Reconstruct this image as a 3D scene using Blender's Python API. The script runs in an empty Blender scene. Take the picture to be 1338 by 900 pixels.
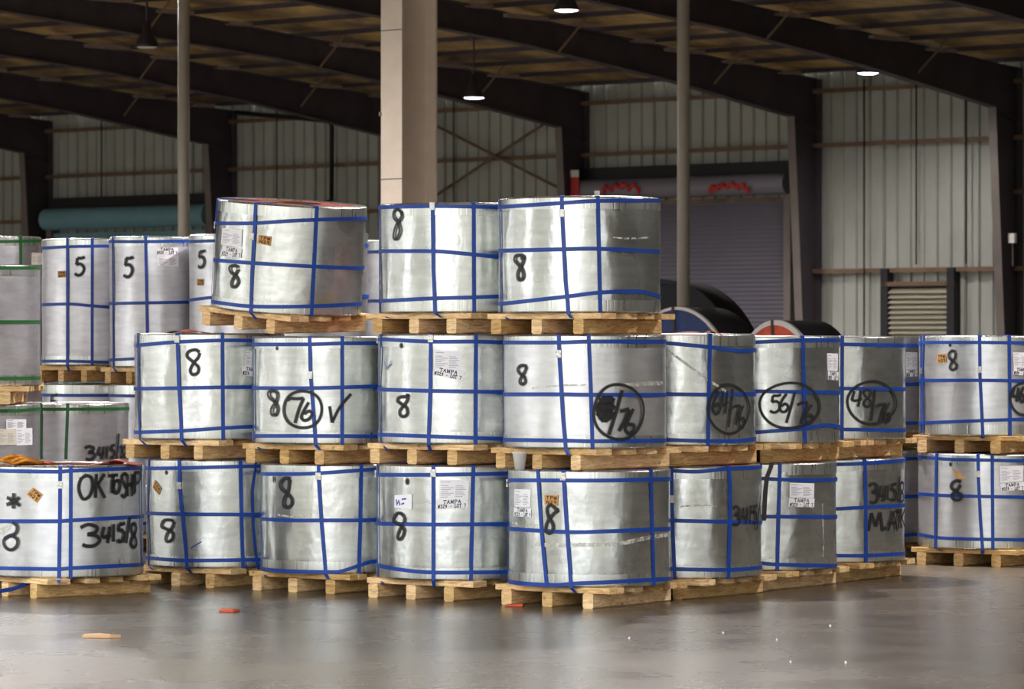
import bpy, math, random
import numpy as np
from mathutils import Matrix, Vector

random.seed(7)
rng = np.random.RandomState(5)
scene = bpy.context.scene
COL = scene.collection
F = 5000.0            # focal length in pixels of the 1338 wide frame
CAMZ = 1.911

# ------------------------------------------------------------------ camera
cam_d = bpy.data.cameras.new('camera')
cam_d.sensor_width = 36.0
cam_d.lens = F / 1338.0 * 36.0
cam_d.clip_start = 0.5
cam_d.clip_end = 600
cam_d.dof.use_dof = True
cam_d.dof.focus_distance = 28.6
cam_d.dof.aperture_fstop = 5.0
cam = bpy.data.objects.new('camera', cam_d)
COL.objects.link(cam)
cam.location = (0, 0, CAMZ)
cam.rotation_euler = (math.radians(90), 0, 0)
scene.camera = cam

# ------------------------------------------------------------------ world, exposure
scene.view_settings.view_transform = 'Standard'
scene.view_settings.look = 'None'
scene.view_settings.gamma = 1.0
scene.view_settings.use_curve_mapping = False
scene.view_settings.exposure = 0.62
world = bpy.data.worlds.new('overcast_sky')
scene.world = world
world.use_nodes = True
bg = world.node_tree.nodes['Background']
# overcast sky: the zenith three times as bright as the horizon
_nt = world.node_tree
_tc = _nt.nodes.new('ShaderNodeTexCoord'); _sp = _nt.nodes.new('ShaderNodeSeparateXYZ'); _nt.links.new(_tc.outputs['Generated'], _sp.inputs[0])
_mr = _nt.nodes.new('ShaderNodeMapRange'); _mr.inputs['To Min'].default_value = 1/3.; _mr.inputs['To Max'].default_value = 1.0
_nt.links.new(_sp.outputs['Z'], _mr.inputs['Value'])
_sc = _nt.nodes.new('ShaderNodeVectorMath'); _sc.operation = 'SCALE'; _sc.inputs[0].default_value = (0.96, 0.985, 1.0)
_nt.links.new(_mr.outputs['Result'], _sc.inputs['Scale']); _nt.links.new(_sc.outputs['Vector'], bg.inputs['Color'])
bg.inputs['Strength'].default_value = 4.6
LAMP_W = 1500.0       # each high-bay lamp

# building frame: u runs along the back wall towards the right, n away from it towards the camera
UX, UY = 0.766, -0.643
NX, NY = -0.643, -0.766
P0 = (9.25, 70.0)
def B(u, n, z=0.0):
    return Vector((P0[0] + u * UX + n * NX, P0[1] + u * UY + n * NY, z))
BANG = math.atan2(UY, UX)
def u_at(px):
    k = (px - 669.0) / F
    return (70 * k - 9.25) / (0.766 + 0.643 * k)
def at(px, py, d):
    return Vector(((px - 669.0) * d / F, d, CAMZ - (py - 450.0) * d / F))
DEPTH = 46.0          # back wall to the open front of the shed
EAVE = 6.95
SLOPE = 1 / 14.0
U0, U1 = -50.0, 66.0

# ------------------------------------------------------------------ helpers
def link(o, parent=None):
    COL.objects.link(o)
    if parent is not None:
        o.parent = parent
    return o
def mesh_data(name, verts, faces, mat=None, smooth=False, uvs=None):
    me = bpy.data.meshes.new(name)
    me.from_pydata([tuple(v) for v in verts], [], faces)
    if mat is not None:
        me.materials.append(mat)
    if smooth:
        me.polygons.foreach_set('use_smooth', [True] * len(me.polygons))
    if uvs is not None:
        uv = me.uv_layers.new(name='UVMap')
        for l in me.loops:
            uv.data[l.index].uv = uvs[l.vertex_index]
    me.update()
    return me
def mesh(name, verts, faces, mat, parent=None, smooth=False, uvs=None):
    return link(bpy.data.objects.new(name, mesh_data(name, verts, faces, mat, smooth, uvs)), parent)
def tag(o, label, cat, group=None):
    o['label'] = label; o['category'] = cat
    if group: o['group'] = group
    return o
def struct(o, label=None):
    o['kind'] = 'structure'
    if label: o['label'] = label
    return o
def empty(name, loc=(0, 0, 0), rot=(0, 0, 0)):
    o = bpy.data.objects.new(name, None)
    o.empty_display_size = 0.1
    COL.objects.link(o)
    o.location = loc; o.rotation_euler = rot
    return o
class MB:
    def __init__(s): s.v = []; s.f = []
    def add(s, v, f):
        k = len(s.v); s.v += [tuple(p) for p in v]; s.f += [tuple(i + k for i in q) for q in f]
    def box(s, x0, x1, y0, y1, z0, z1):
        v = [(x0,y0,z0),(x1,y0,z0),(x1,y1,z0),(x0,y1,z0),(x0,y0,z1),(x1,y0,z1),(x1,y1,z1),(x0,y1,z1)]
        s.add(v, [(0,3,2,1),(4,5,6,7),(0,1,5,4),(1,2,6,5),(2,3,7,6),(3,0,4,7)])
    def cbox(s, x0, x1, y0, y1, z0, z1, c):
        """box chamfered along its long direction edges"""
        L = [x1-x0, y1-y0, z1-z0]; ax = L.index(max(L))
        o = [(1,2),(2,0),(0,1)][ax]
        lo = [x0,y0,z0]; hi = [x1,y1,z1]
        a0,a1 = lo[o[0]],hi[o[0]]; b0,b1 = lo[o[1]],hi[o[1]]
        ring = [(a0+c,b0),(a1-c,b0),(a1,b0+c),(a1,b1-c),(a1-c,b1),(a0+c,b1),(a0,b1-c),(a0,b0+c)]
        v = []
        for e in (lo[ax], hi[ax]):
            for (p, q) in ring:
                r = [0,0,0]; r[ax] = e; r[o[0]] = p; r[o[1]] = q; v.append(r)
        f = [tuple(range(7,-1,-1)), tuple(range(8,16))] + [(i,(i+1)%8,8+(i+1)%8,8+i) for i in range(8)]
        s.add(v, f)
    def tube(s, pts, r, n=8, caps=True):
        pts = [Vector(p) for p in pts]; rings = []
        for i, p in enumerate(pts):
            t = (pts[min(i+1,len(pts)-1)] - pts[max(i-1,0)]).normalized()
            up = Vector((0,0,1)) if abs(t.z) < 0.9 else Vector((1,0,0))
            a = t.cross(up).normalized(); b = a.cross(t).normalized()
            rr = r[i] if isinstance(r, (list,tuple)) else r
            rings.append([p + (a*math.cos(2*math.pi*k/n) + b*math.sin(2*math.pi*k/n))*rr for k in range(n)])
        v = [q for rg in rings for q in rg]; f = []
        for i in range(len(pts)-1):
            for k in range(n):
                f.append((i*n+k, i*n+(k+1)%n, (i+1)*n+(k+1)%n, (i+1)*n+k))
        if caps:
            f.append(tuple(range(n-1,-1,-1))); f.append(tuple(range((len(pts)-1)*n, len(pts)*n)))
        s.add(v, f)
    def lathe(s, prof, n=32, cap=False):
        v = []; f = []
        for (r, z) in prof:
            for k in range(n):
                a = 2*math.pi*k/n; v.append((r*math.cos(a), r*math.sin(a), z))
        for i in range(len(prof)-1):
            for k in range(n):
                f.append((i*n+k, i*n+(k+1)%n, (i+1)*n+(k+1)%n, (i+1)*n+k))
        if cap:
            f.append(tuple(range(n-1,-1,-1))); f.append(tuple(range((len(prof)-1)*n, len(prof)*n)))
        s.add(v, f)
    def build(s, name, mat, parent=None, smooth=False):
        return mesh(name, s.v, s.f, mat, parent, smooth)
    def data(s, name, mat, smooth=False):
        return mesh_data(name, s.v, s.f, mat, smooth)
def box_obj(name, x0, x1, y0, y1, z0, z1, mat, parent=None):
    m = MB(); m.box(x0,x1,y0,y1,z0,z1); return m.build(name, mat, parent)

# ------------------------------------------------------------------ materials
def srgb(r, g, b):
    c = lambda x: x/12.92 if x <= 0.04045 else ((x+0.055)/1.055)**2.4
    return (c(r/255.), c(g/255.), c(b/255.), 1)
def new_mat(name):
    m = bpy.data.materials.new(name); m.use_nodes = True
    nt = m.node_tree
    return m, nt, nt.nodes['Principled BSDF']
def plain(name, col, rough=0.6, metal=0.0, vary=0.0, scale=20.0, bump=0.0, emit=None, es=1.0):
    m, nt, p = new_mat(name)
    p.inputs['Base Color'].default_value = col
    p.inputs['Roughness'].default_value = rough
    p.inputs['Metallic'].default_value = metal
    if emit:
        p.inputs['Emission Color'].default_value = emit; p.inputs['Emission Strength'].default_value = es
    if vary or bump:
        tc = nt.nodes.new('ShaderNodeTexCoord'); n = nt.nodes.new('ShaderNodeTexNoise')
        n.inputs['Scale'].default_value = scale; n.inputs['Detail'].default_value = 4
        nt.links.new(tc.outputs['Object'], n.inputs['Vector'])
        if vary:
            r = nt.nodes.new('ShaderNodeMapRange')
            r.inputs['From Min'].default_value = 0.3; r.inputs['From Max'].default_value = 0.7
            r.inputs['To Min'].default_value = 1-vary; r.inputs['To Max'].default_value = 1+vary*0.6
            nt.links.new(n.outputs['Fac'], r.inputs['Value'])
            mx = nt.nodes.new('ShaderNodeVectorMath'); mx.operation = 'SCALE'
            mx.inputs[0].default_value = col[:3]
            nt.links.new(r.outputs['Result'], mx.inputs['Scale'])
            nt.links.new(mx.outputs['Vector'], p.inputs['Base Color'])
        if bump:
            b = nt.nodes.new('ShaderNodeBump'); b.inputs['Strength'].default_value = bump; b.inputs['Distance'].default_value = 0.01
            nt.links.new(n.outputs['Fac'], b.inputs['Height']); nt.links.new(b.outputs['Normal'], p.inputs['Normal'])
    return m
def N(nt, kind, **kw):
    n = nt.nodes.new(kind)
    for k, v in kw.items():
        if k in n.inputs: n.inputs[k].default_value = v
        else: setattr(n, k, v)
    return n
def mapping(nt, scale, coord='Object', rnd=True):
    tc = N(nt, 'ShaderNodeTexCoord'); mp = N(nt, 'ShaderNodeMapping'); mp.inputs['Scale'].default_value = scale
    nt.links.new(tc.outputs[coord], mp.inputs['Vector'])
    if rnd:
        oi = N(nt, 'ShaderNodeObjectInfo'); ml = N(nt, 'ShaderNodeMath', operation='MULTIPLY'); ml.inputs[1].default_value = 37.0
        nt.links.new(oi.outputs['Random'], ml.inputs[0])
        cb = N(nt, 'ShaderNodeCombineXYZ')
        for k in range(3): nt.links.new(ml.outputs[0], cb.inputs[k])
        nt.links.new(cb.outputs[0], mp.inputs['Location'])
    return mp.outputs['Vector']
def rng_map(nt, src, a, b, c, d):
    r = N(nt, 'ShaderNodeMapRange')
    for k, v in (('From Min',a),('From Max',b),('To Min',c),('To Max',d)): r.inputs[k].default_value = v
    nt.links.new(src, r.inputs['Value']); return r.outputs['Result']

def galvanised(name, c0, c1, r0, r1, dent):
    m, nt, p = new_mat(name)
    p.inputs['Metallic'].default_value = 0.92
    v = mapping(nt, (1,1,1))
    big = N(nt, 'ShaderNodeTexNoise'); big.inputs['Scale'].default_value = 2.2; big.inputs['Detail'].default_value = 3
    nt.links.new(v, big.inputs['Vector'])
    v2 = mapping(nt, (3,3,14))
    st = N(nt, 'ShaderNodeTexNoise'); st.inputs['Scale'].default_value = 1.6; st.inputs['Detail'].default_value = 5; st.inputs['Roughness'].default_value = 0.6
    nt.links.new(v2, st.inputs['Vector'])
    fine = N(nt, 'ShaderNodeTexNoise'); fine.inputs['Scale'].default_value = 160; fine.inputs['Detail'].default_value = 2
    nt.links.new(v, fine.inputs['Vector'])
    mix = N(nt, 'ShaderNodeMix', data_type='RGBA')
    mix.inputs[6].default_value = c0; mix.inputs[7].default_value = c1
    nt.links.new(rng_map(nt, st.outputs['Fac'], 0.35, 0.7, 0, 1), mix.inputs[0])
    nt.links.new(mix.outputs[2], p.inputs['Base Color'])
    nt.links.new(rng_map(nt, big.outputs['Fac'], 0.35, 0.65, r0, r1), p.inputs['Roughness'])
    add = N(nt, 'ShaderNodeMath', operation='MULTIPLY_ADD'); add.inputs[1].default_value = 0.012
    nt.links.new(fine.outputs['Fac'], add.inputs[0])
    v3 = mapping(nt, (1,1,0.55))
    dn = N(nt, 'ShaderNodeTexNoise'); dn.inputs['Scale'].default_value = 5.0; dn.inputs['Detail'].default_value = 3; dn.inputs['Roughness'].default_value = 0.45
    nt.links.new(v3, dn.inputs['Vector']); nt.links.new(dn.outputs['Fac'], add.inputs[2])
    b = N(nt, 'ShaderNodeBump'); b.inputs['Strength'].default_value = 1.0; b.inputs['Distance'].default_value = dent
    nt.links.new(add.outputs[0], b.inputs['Height']); nt.links.new(b.outputs['Normal'], p.inputs['Normal'])
    return m
M = {}
M['galv'] = galvanised('galvanised_wrap', srgb(209,211,207), srgb(190,193,190), 0.19, 0.31, 0.012)
M['frost'] = galvanised('frosted_wrap', srgb(220,221,221), srgb(204,204,206), 0.32, 0.44, 0.010)
M['dull'] = galvanised('dull_wrap', srgb(212,210,213), srgb(194,192,195), 0.36, 0.46, 0.010)
def ring_mat():
    m, nt, p = new_mat('edge_ring_steel')
    p.inputs['Metallic'].default_value = 0.95
    p.inputs['Base Color'].default_value = srgb(208,210,205)
    v = mapping(nt, (26,26,0.8))
    n = N(nt, 'ShaderNodeTexNoise'); n.inputs['Scale'].default_value = 2.0; n.inputs['Detail'].default_value = 4
    nt.links.new(v, n.inputs['Vector'])
    nt.links.new(rng_map(nt, n.outputs['Fac'], 0.3, 0.7, 0.24, 0.4), p.inputs['Roughness'])
    b = N(nt, 'ShaderNodeBump'); b.inputs['Strength'].default_value = 0.8; b.inputs['Distance'].default_value = 0.004
    nt.links.new(n.outputs['Fac'], b.inputs['Height']); nt.links.new(b.outputs['Normal'], p.inputs['Normal'])
    return m
M['ring'] = ring_mat()
M['blue'] = plain('blue_strap', srgb(8,64,156), 0.45, 0.0, 0.12, 6)
M['green'] = plain('green_strap', srgb(30,98,44), 0.4, 0.0, 0.12, 6)
M['dark_strap'] = plain('dark_strap', srgb(52,44,40), 0.5)
M['seal'] = plain('crimped_seal', srgb(205,203,195), 0.35, 0.9, 0.2, 60, 0.6)
M['paper'] = plain('white_paper', srgb(250,248,252), 0.7)
M['cream_paper'] = plain('cream_paper', srgb(226,218,200), 0.75)
M['ink'] = plain('printed_ink', srgb(28,26,34), 0.7)
M['grey_ink'] = plain('fine_print', srgb(170,165,178), 0.8)
M['blue_ink'] = plain('blue_marker', srgb(70,80,170), 0.7)
M['sticker'] = plain('orange_sticker', srgb(205,150,80), 0.7, 0, 0.15, 25)
M['red_cover'] = plain('rust_red_cover', srgb(150,58,40), 0.75, 0, 0.35, 9)
M['core'] = plain('cardboard_core', srgb(120,88,60), 0.85)
def tape_mat():
    m, nt, p = new_mat('torn_tape')
    p.inputs['Base Color'].default_value = srgb(224,221,208); p.inputs['Roughness'].default_value = 0.5
    v = mapping(nt, (1,1,1)); n = N(nt, 'ShaderNodeTexNoise'); n.inputs['Scale'].default_value = 28; n.inputs['Detail'].default_value = 4
    nt.links.new(v, n.inputs['Vector']); nt.links.new(rng_map(nt, n.outputs['Fac'], 0.4, 0.62, 0.15, 0.85), p.inputs['Alpha'])
    return m
M['tape'] = tape_mat()
def paint_mat():
    m, nt, p = new_mat('black_spray_paint')
    p.inputs['Base Color'].default_value = srgb(24,24,26); p.inputs['Roughness'].default_value = 0.55
    uv = N(nt, 'ShaderNodeUVMap'); sp = N(nt, 'ShaderNodeSeparateXYZ'); nt.links.new(uv.outputs[0], sp.inputs[0])
    s = N(nt, 'ShaderNodeMath', operation='SUBTRACT'); s.inputs[1].default_value = 0.5; nt.links.new(sp.outputs[1], s.inputs[0])
    a = N(nt, 'ShaderNodeMath', operation='ABSOLUTE'); nt.links.new(s.outputs[0], a.inputs[0])
    nt.links.new(rng_map(nt, a.outputs[0], 0.24, 0.5, 0.95, 0.0), p.inputs['Alpha'])
    return m
M['paint'] = paint_mat()
def wood_mat():
    m, nt, p = new_mat('pallet_wood')
    oi = N(nt, 'ShaderNodeObjectInfo')
    v = mapping(nt, (2.2, 2.2, 14))
    n = N(nt, 'ShaderNodeTexNoise'); n.inputs['Scale'].default_value = 4; n.inputs['Detail'].default_value = 5; n.inputs['Distortion'].default_value = 1.2
    nt.links.new(v, n.inputs['Vector'])
    cr = N(nt, 'ShaderNodeValToRGB')
    cr.color_ramp.elements[0].position = 0.25; cr.color_ramp.elements[0].color = srgb(192,136,72)
    cr.color_ramp.elements[1].position = 0.62; cr.color_ramp.elements[1].color = srgb(252,212,146)
    nt.links.new(n.outputs['Fac'], cr.inputs['Fac'])
    v2 = mapping(nt, (1,1,1))
    k = N(nt, 'ShaderNodeTexVoronoi'); k.inputs['Scale'].default_value = 7.5
    nt.links.new(v2, k.inputs['Vector'])
    knot = rng_map(nt, k.outputs['Distance'], 0.05, 0.14, 0.55, 1.0)
    hsv = N(nt, 'ShaderNodeHueSaturation')
    nt.links.new(cr.outputs['Color'], hsv.inputs['Color'])
    var = rng_map(nt, oi.outputs['Random'], 0, 1, 0.72, 1.12)
    mu = N(nt, 'ShaderNodeMath', operation='MULTIPLY'); nt.links.new(knot, mu.inputs[0]); nt.links.new(var, mu.inputs[1])
    nt.links.new(mu.outputs[0], hsv.inputs['Value'])
    nt.links.new(rng_map(nt, oi.outputs['Random'], 0, 1, 1.05, 0.85), hsv.inputs['Saturation'])
    nt.links.new(hsv.outputs['Color'], p.inputs['Base Color'])
    p.inputs['Roughness'].default_value = 0.75
    b = N(nt, 'ShaderNodeBump'); b.inputs['Strength'].default_value = 0.5; b.inputs['Distance'].default_value = 0.004
    nt.links.new(n.outputs['Fac'], b.inputs['Height']); nt.links.new(b.outputs['Normal'], p.inputs['Normal'])
    return m
M['wood'] = wood_mat()
def floor_mat():
    m, nt, p = new_mat('polished_concrete')
    v = mapping(nt, (1,1,1), rnd=False)
    n1 = N(nt, 'ShaderNodeTexNoise'); n1.inputs['Scale'].default_value = 0.6; n1.inputs['Detail'].default_value = 8; n1.inputs['Roughness'].default_value = 0.65
    n2 = N(nt, 'ShaderNodeTexNoise'); n2.inputs['Scale'].default_value = 14; n2.inputs['Detail'].default_value = 5; n2.inputs['Roughness'].default_value = 0.6
    nt.links.new(v, n1.inputs['Vector']); nt.links.new(v, n2.inputs['Vector'])
    cr = N(nt, 'ShaderNodeValToRGB')
    cr.color_ramp.elements[0].position = 0.3; cr.color_ramp.elements[0].color = srgb(80,71,59)
    cr.color_ramp.elements[1].position = 0.7; cr.color_ramp.elements[1].color = srgb(112,101,85)
    nt.links.new(n1.outputs['Fac'], cr.inputs['Fac'])
    hsv = N(nt, 'ShaderNodeHueSaturation'); nt.links.new(cr.outputs['Color'], hsv.inputs['Color'])
    nt.links.new(rng_map(nt, n2.outputs['Fac'], 0.3, 0.7, 0.70, 1.22), hsv.inputs['Value'])
    v3 = mapping(nt, (0.45,1.6,1), rnd=False)                 # scattered dark tyre smears
    n3 = N(nt, 'ShaderNodeTexNoise'); n3.inputs['Scale'].default_value = 1.1; n3.inputs['Detail'].default_value = 7; n3.inputs['Roughness'].default_value = 0.7
    nt.links.new(v3, n3.inputs['Vector'])
    mk = N(nt, 'ShaderNodeVectorMath', operation='SCALE'); nt.links.new(hsv.outputs['Color'], mk.inputs[0])
    nt.links.new(rng_map(nt, n3.outputs['Fac'], 0.60, 0.70, 1.0, 0.45), mk.inputs['Scale'])
    nt.links.new(mk.outputs['Vector'], p.inputs['Base Color'])
    nt.links.new(rng_map(nt, n1.outputs['Fac'], 0.3, 0.7, 0.22, 0.32), p.inputs['Roughness'])
    b = N(nt, 'ShaderNodeBump'); b.inputs['Strength'].default_value = 0.45; b.inputs['Distance'].default_value = 0.006
    p.inputs['Specular IOR Level'].default_value = 0.55
    nt.links.new(n2.outputs['Fac'], b.inputs['Height']); nt.links.new(b.outputs['Normal'], p.inputs['Normal'])
    return m
M['floor'] = floor_mat()
M['apron'] = plain('outdoor_concrete', srgb(165,160,152), 0.85, 0, 0.15, 0.4)
M['wall'] = plain('painted_metal_wall', srgb(176,178,168), 0.5, 0.0, 0.12, 1.2)
M['wall_in'] = plain('inner_wall_paint', srgb(150,148,142), 0.6)
M['blocker'] = plain('unseen_blocker_grey', srgb(140,138,130), 0.7)  # for the unseen blocks added outside to shape reflections
M['girt'] = plain('rusty_girt', srgb(122,98,76), 0.6, 0, 0.3, 3)
M['steel'] = plain('dark_primer_steel', srgb(74,66,73), 0.6, 0, 0.25, 2)
M['flange'] = plain('lit_flange_and_trim', srgb(124,114,108), 0.6, 0, 0.15, 3)  # paler than the steel: the column flange's lit face put into colour
M['beige'] = plain('beige_column_paint', srgb(232,216,198), 0.5, 0, 0.06, 5, 0.1)
M['pipe'] = plain('grey_pipe_paint', srgb(172,164,150), 0.45, 0, 0.06, 5)
def roof_mat():
    m, nt, p = new_mat('roof_insulation')
    v = mapping(nt, (1,1,1), rnd=False)
    n = N(nt, 'ShaderNodeTexNoise'); n.inputs['Scale'].default_value = 0.9; n.inputs['Detail'].default_value = 5; n.inputs['Roughness'].default_value = 0.65
    nt.links.new(v, n.inputs['Vector'])
    cr = N(nt, 'ShaderNodeValToRGB')
    cr.color_ramp.elements[0].position = 0.36; cr.color_ramp.elements[0].color = srgb(104,86,76)
    cr.color_ramp.elements[1].position = 0.68; cr.color_ramp.elements[1].color = srgb(226,194,124)
    nt.links.new(n.outputs['Fac'], cr.inputs['Fac']); nt.links.new(cr.outputs['Color'], p.inputs['Base Color'])
    p.inputs['Roughness'].default_value = 0.6
    b = N(nt, 'ShaderNodeBump'); b.inputs['Strength'].default_value = 0.7; b.inputs['Distance'].default_value = 0.15
    nt.links.new(n.outputs['Fac'], b.inputs['Height']); nt.links.new(b.outputs['Normal'], p.inputs['Normal'])
    return m
M['roof'] = roof_mat()
M['insul'] = plain('pale_insulation', srgb(165,148,138), 0.7, 0, 0.2, 8)
M['door_grey'] = plain('grey_door_curtain', srgb(100,97,106), 0.5, 0.0, 0.06, 2)
M['door_hood'] = plain('grey_door_hood', srgb(132,128,138), 0.45)
M['door_blue'] = plain('teal_door', srgb(128,172,184), 0.5, 0, 0.08, 2)
M['black'] = plain('black_paint', srgb(30,28,32), 0.6)
M['black_wrap'] = plain('black_wrap', srgb(20,20,25), 0.8, 0, 0.3, 12, 0.5)
M['red'] = plain('red_fabric', srgb(205,62,62), 0.7, 0, 0.15, 20)
M['white'] = plain('white_foam', srgb(238,234,230), 0.6)
M['orange'] = plain('orange_face', srgb(205,82,46), 0.6, 0, 0.25, 8)
M['navy'] = plain('navy_face', srgb(28,52,104), 0.45, 0, 0.25, 8)
M['rim_white'] = plain('white_rim', srgb(205,200,194), 0.6)
M['rope'] = plain('orange_rope', srgb(214,140,40), 0.8, 0, 0.25, 40, 0.6)
M['lens'] = plain('lamp_lens', (1,1,1,1), 0.4, emit=(0.93,0.88,1,1), es=9.0)
M['lampmetal'] = plain('lamp_hood_metal', srgb(70,66,74), 0.4, 0.6)
M['louver'] = plain('cream_louver', srgb(196,190,168), 0.5, 0.2)

# ------------------------------------------------------------------ the setting
m = MB(); c = [B(U0-2, -2), B(U1+2, -2), B(U1+2, DEPTH), B(U0-2, DEPTH)]
m.add([(p.x,p.y,0) for p in c], [(0,1,2,3)] )
fl = struct(m.build('floor', M['floor']))
if fl.data.polygons[0].normal.z < 0: fl.data.flip_normals()
m = MB(); c = [B(U0-80, DEPTH), B(U1+80, DEPTH), B(U1+80, DEPTH+120), B(U0-80, DEPTH+120)]
m.add([(p.x,p.y,0) for p in c], [(0,1,2,3)])
ap = struct(m.build('ground_apron', M['apron']))
if ap.data.polygons[0].normal.z < 0: ap.data.flip_normals()

def bspace(name, loc_u=0, loc_n=0):
    """an Empty in building axes: local x = u, local y = -n (into the back wall)"""
    p = B(loc_u, loc_n)
    return empty(name, p, (0, 0, BANG))
# in bspace local coordinates, x = u and y = -n
def roof_z(n):
    return EAVE + SLOPE * min(n, DEPTH - n)

# back wall out of corrugated sheets
wall = struct(bspace('wall_back'))
prof = []
W = 0.915
for k in range(3):
    x = k * 0.305
    prof += [(x, 0), (x+0.19, 0), (x+0.21, -0.05), (x+0.285, -0.05)]
prof += [(W, 0)]
vs = []; fs = []
for (x, y) in prof: vs += [(x, y, 0), (x, y, EAVE + 0.2)]
for i in range(len(prof)-1): fs.append((2*i, 2*i+2, 2*i+3, 2*i+1))
sheet = mesh_data('wall_sheet', vs, fs, M['wall'])
k = 0; u = -33.0
while u < 14:
    o = link(bpy.data.objects.new('wall_sheet', sheet), wall); o.location = (u, 0.02 * (k % 2), 0); u += W - 0.004; k += 1
box_obj('light_stop_backing', -33.0, u, 0.06, 0.09, 0, EAVE+0.24, M['wall'], wall)  # added behind the sheets to stop light leaking through their gaps
# the rest of the back wall, out of view
box_obj('wall_run', U0, -33.0, 0.0, 0.05, 0, EAVE, M['wall'], wall)
box_obj('wall_run', u, U1, 0.0, 0.05, 0, EAVE, M['wall'], wall)
# end walls and the wall with the dock doors behind the camera
for nm, uu in (('wall_left', U0), ('wall_right', U1)):
    w = struct(bspace(nm)); m = MB(); m.box(uu-0.05, uu+0.05, -DEPTH, 0, 0, EAVE + SLOPE*DEPTH/2 + 0.1)
    m.build('wall_sheeting', M['wall_in'], w)
# the open front: slender posts under an eave beam, and unseen blocks added to darken stripes in the coil reflections
w = struct(bspace('wall_front'))
box_obj('eave_beam', U0, U1, -DEPTH-0.1, -DEPTH+0.1, EAVE-0.45, EAVE+0.2, M['steel'], w)
for uu in [U0 + 0.3, -40, -30, -20, -10, 0, 10, 20, 36.5, 46.5, 56.5, U1 - 0.3]:
    box_obj('front_post', uu-0.15, uu+0.15, -DEPTH-0.15, -DEPTH+0.15, 0, EAVE, M['steel'], w)
for nm, a, b, n0, h in (('wall_unseen_blocker_mid', 2.0, 19.0, 66.0, 14.0), ('wall_unseen_blocker_right', 66.0, 110.0, 66.0, 12.0), ('wall_unseen_blocker_left', -95.0, -40.0, 70.0, 10.0)):
    w = struct(bspace(nm)); box_obj('blocker_body', a, b, -n0-26, -n0, 0, h, M['blocker'], w)
    box_obj('blocker_cap', a-0.4, b+0.4, -n0-26.4, -n0+0.4, h, h+0.3, M['steel'], w)

# roof sheeting on two slopes, purlins, rafters, columns
roof = struct(bspace('ceiling'))
for nm, n0, n1 in (('roof_deck', 0, DEPTH/2), ('roof_deck', DEPTH/2, DEPTH)):
    m = MB(); z0, z1 = roof_z(n0) + 0.19, roof_z(n1) + 0.19
    nn = 120
    # gently sagging blanket between the purlins
    for i in range(nn):
        a, b = n0 + (n1-n0)*i/nn, n0 + (n1-n0)*(i+1)/nn
        za, zb = z0+(z1-z0)*i/nn - 0.05*abs(math.sin(math.pi*a/1.5)), z0+(z1-z0)*(i+1)/nn - 0.05*abs(math.sin(math.pi*b/1.5))
        m.add([(U0,-a,za),(U1,-a,za),(U1,-b,zb),(U0,-b,zb)], [(0,1,2,3)])
    m.build(nm, M['roof'], roof)
m = MB(); m.box(U0, U1, -0.03, 0.03, -0.02, 0.09); m.box(U0, U1, -0.03, 0.06, -0.025, -0.015)
pur = m.data('purlin', M['steel'])
n = 0.4
while n < DEPTH:
    o = link(bpy.data.objects.new('purlin', pur), roof); o.location = (0, -n, roof_z(n) + 0.10); n += 1.5
COLS_PX = [65, 305, 535, 765, 1068, 1330]
us = [u_at(p) for p in COLS_PX]
us = [us[0]-10.2, us[0]-5.1] + us + [us[-1]+5.2, us[-1]+10.4, us[-1]+15.6]
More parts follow.
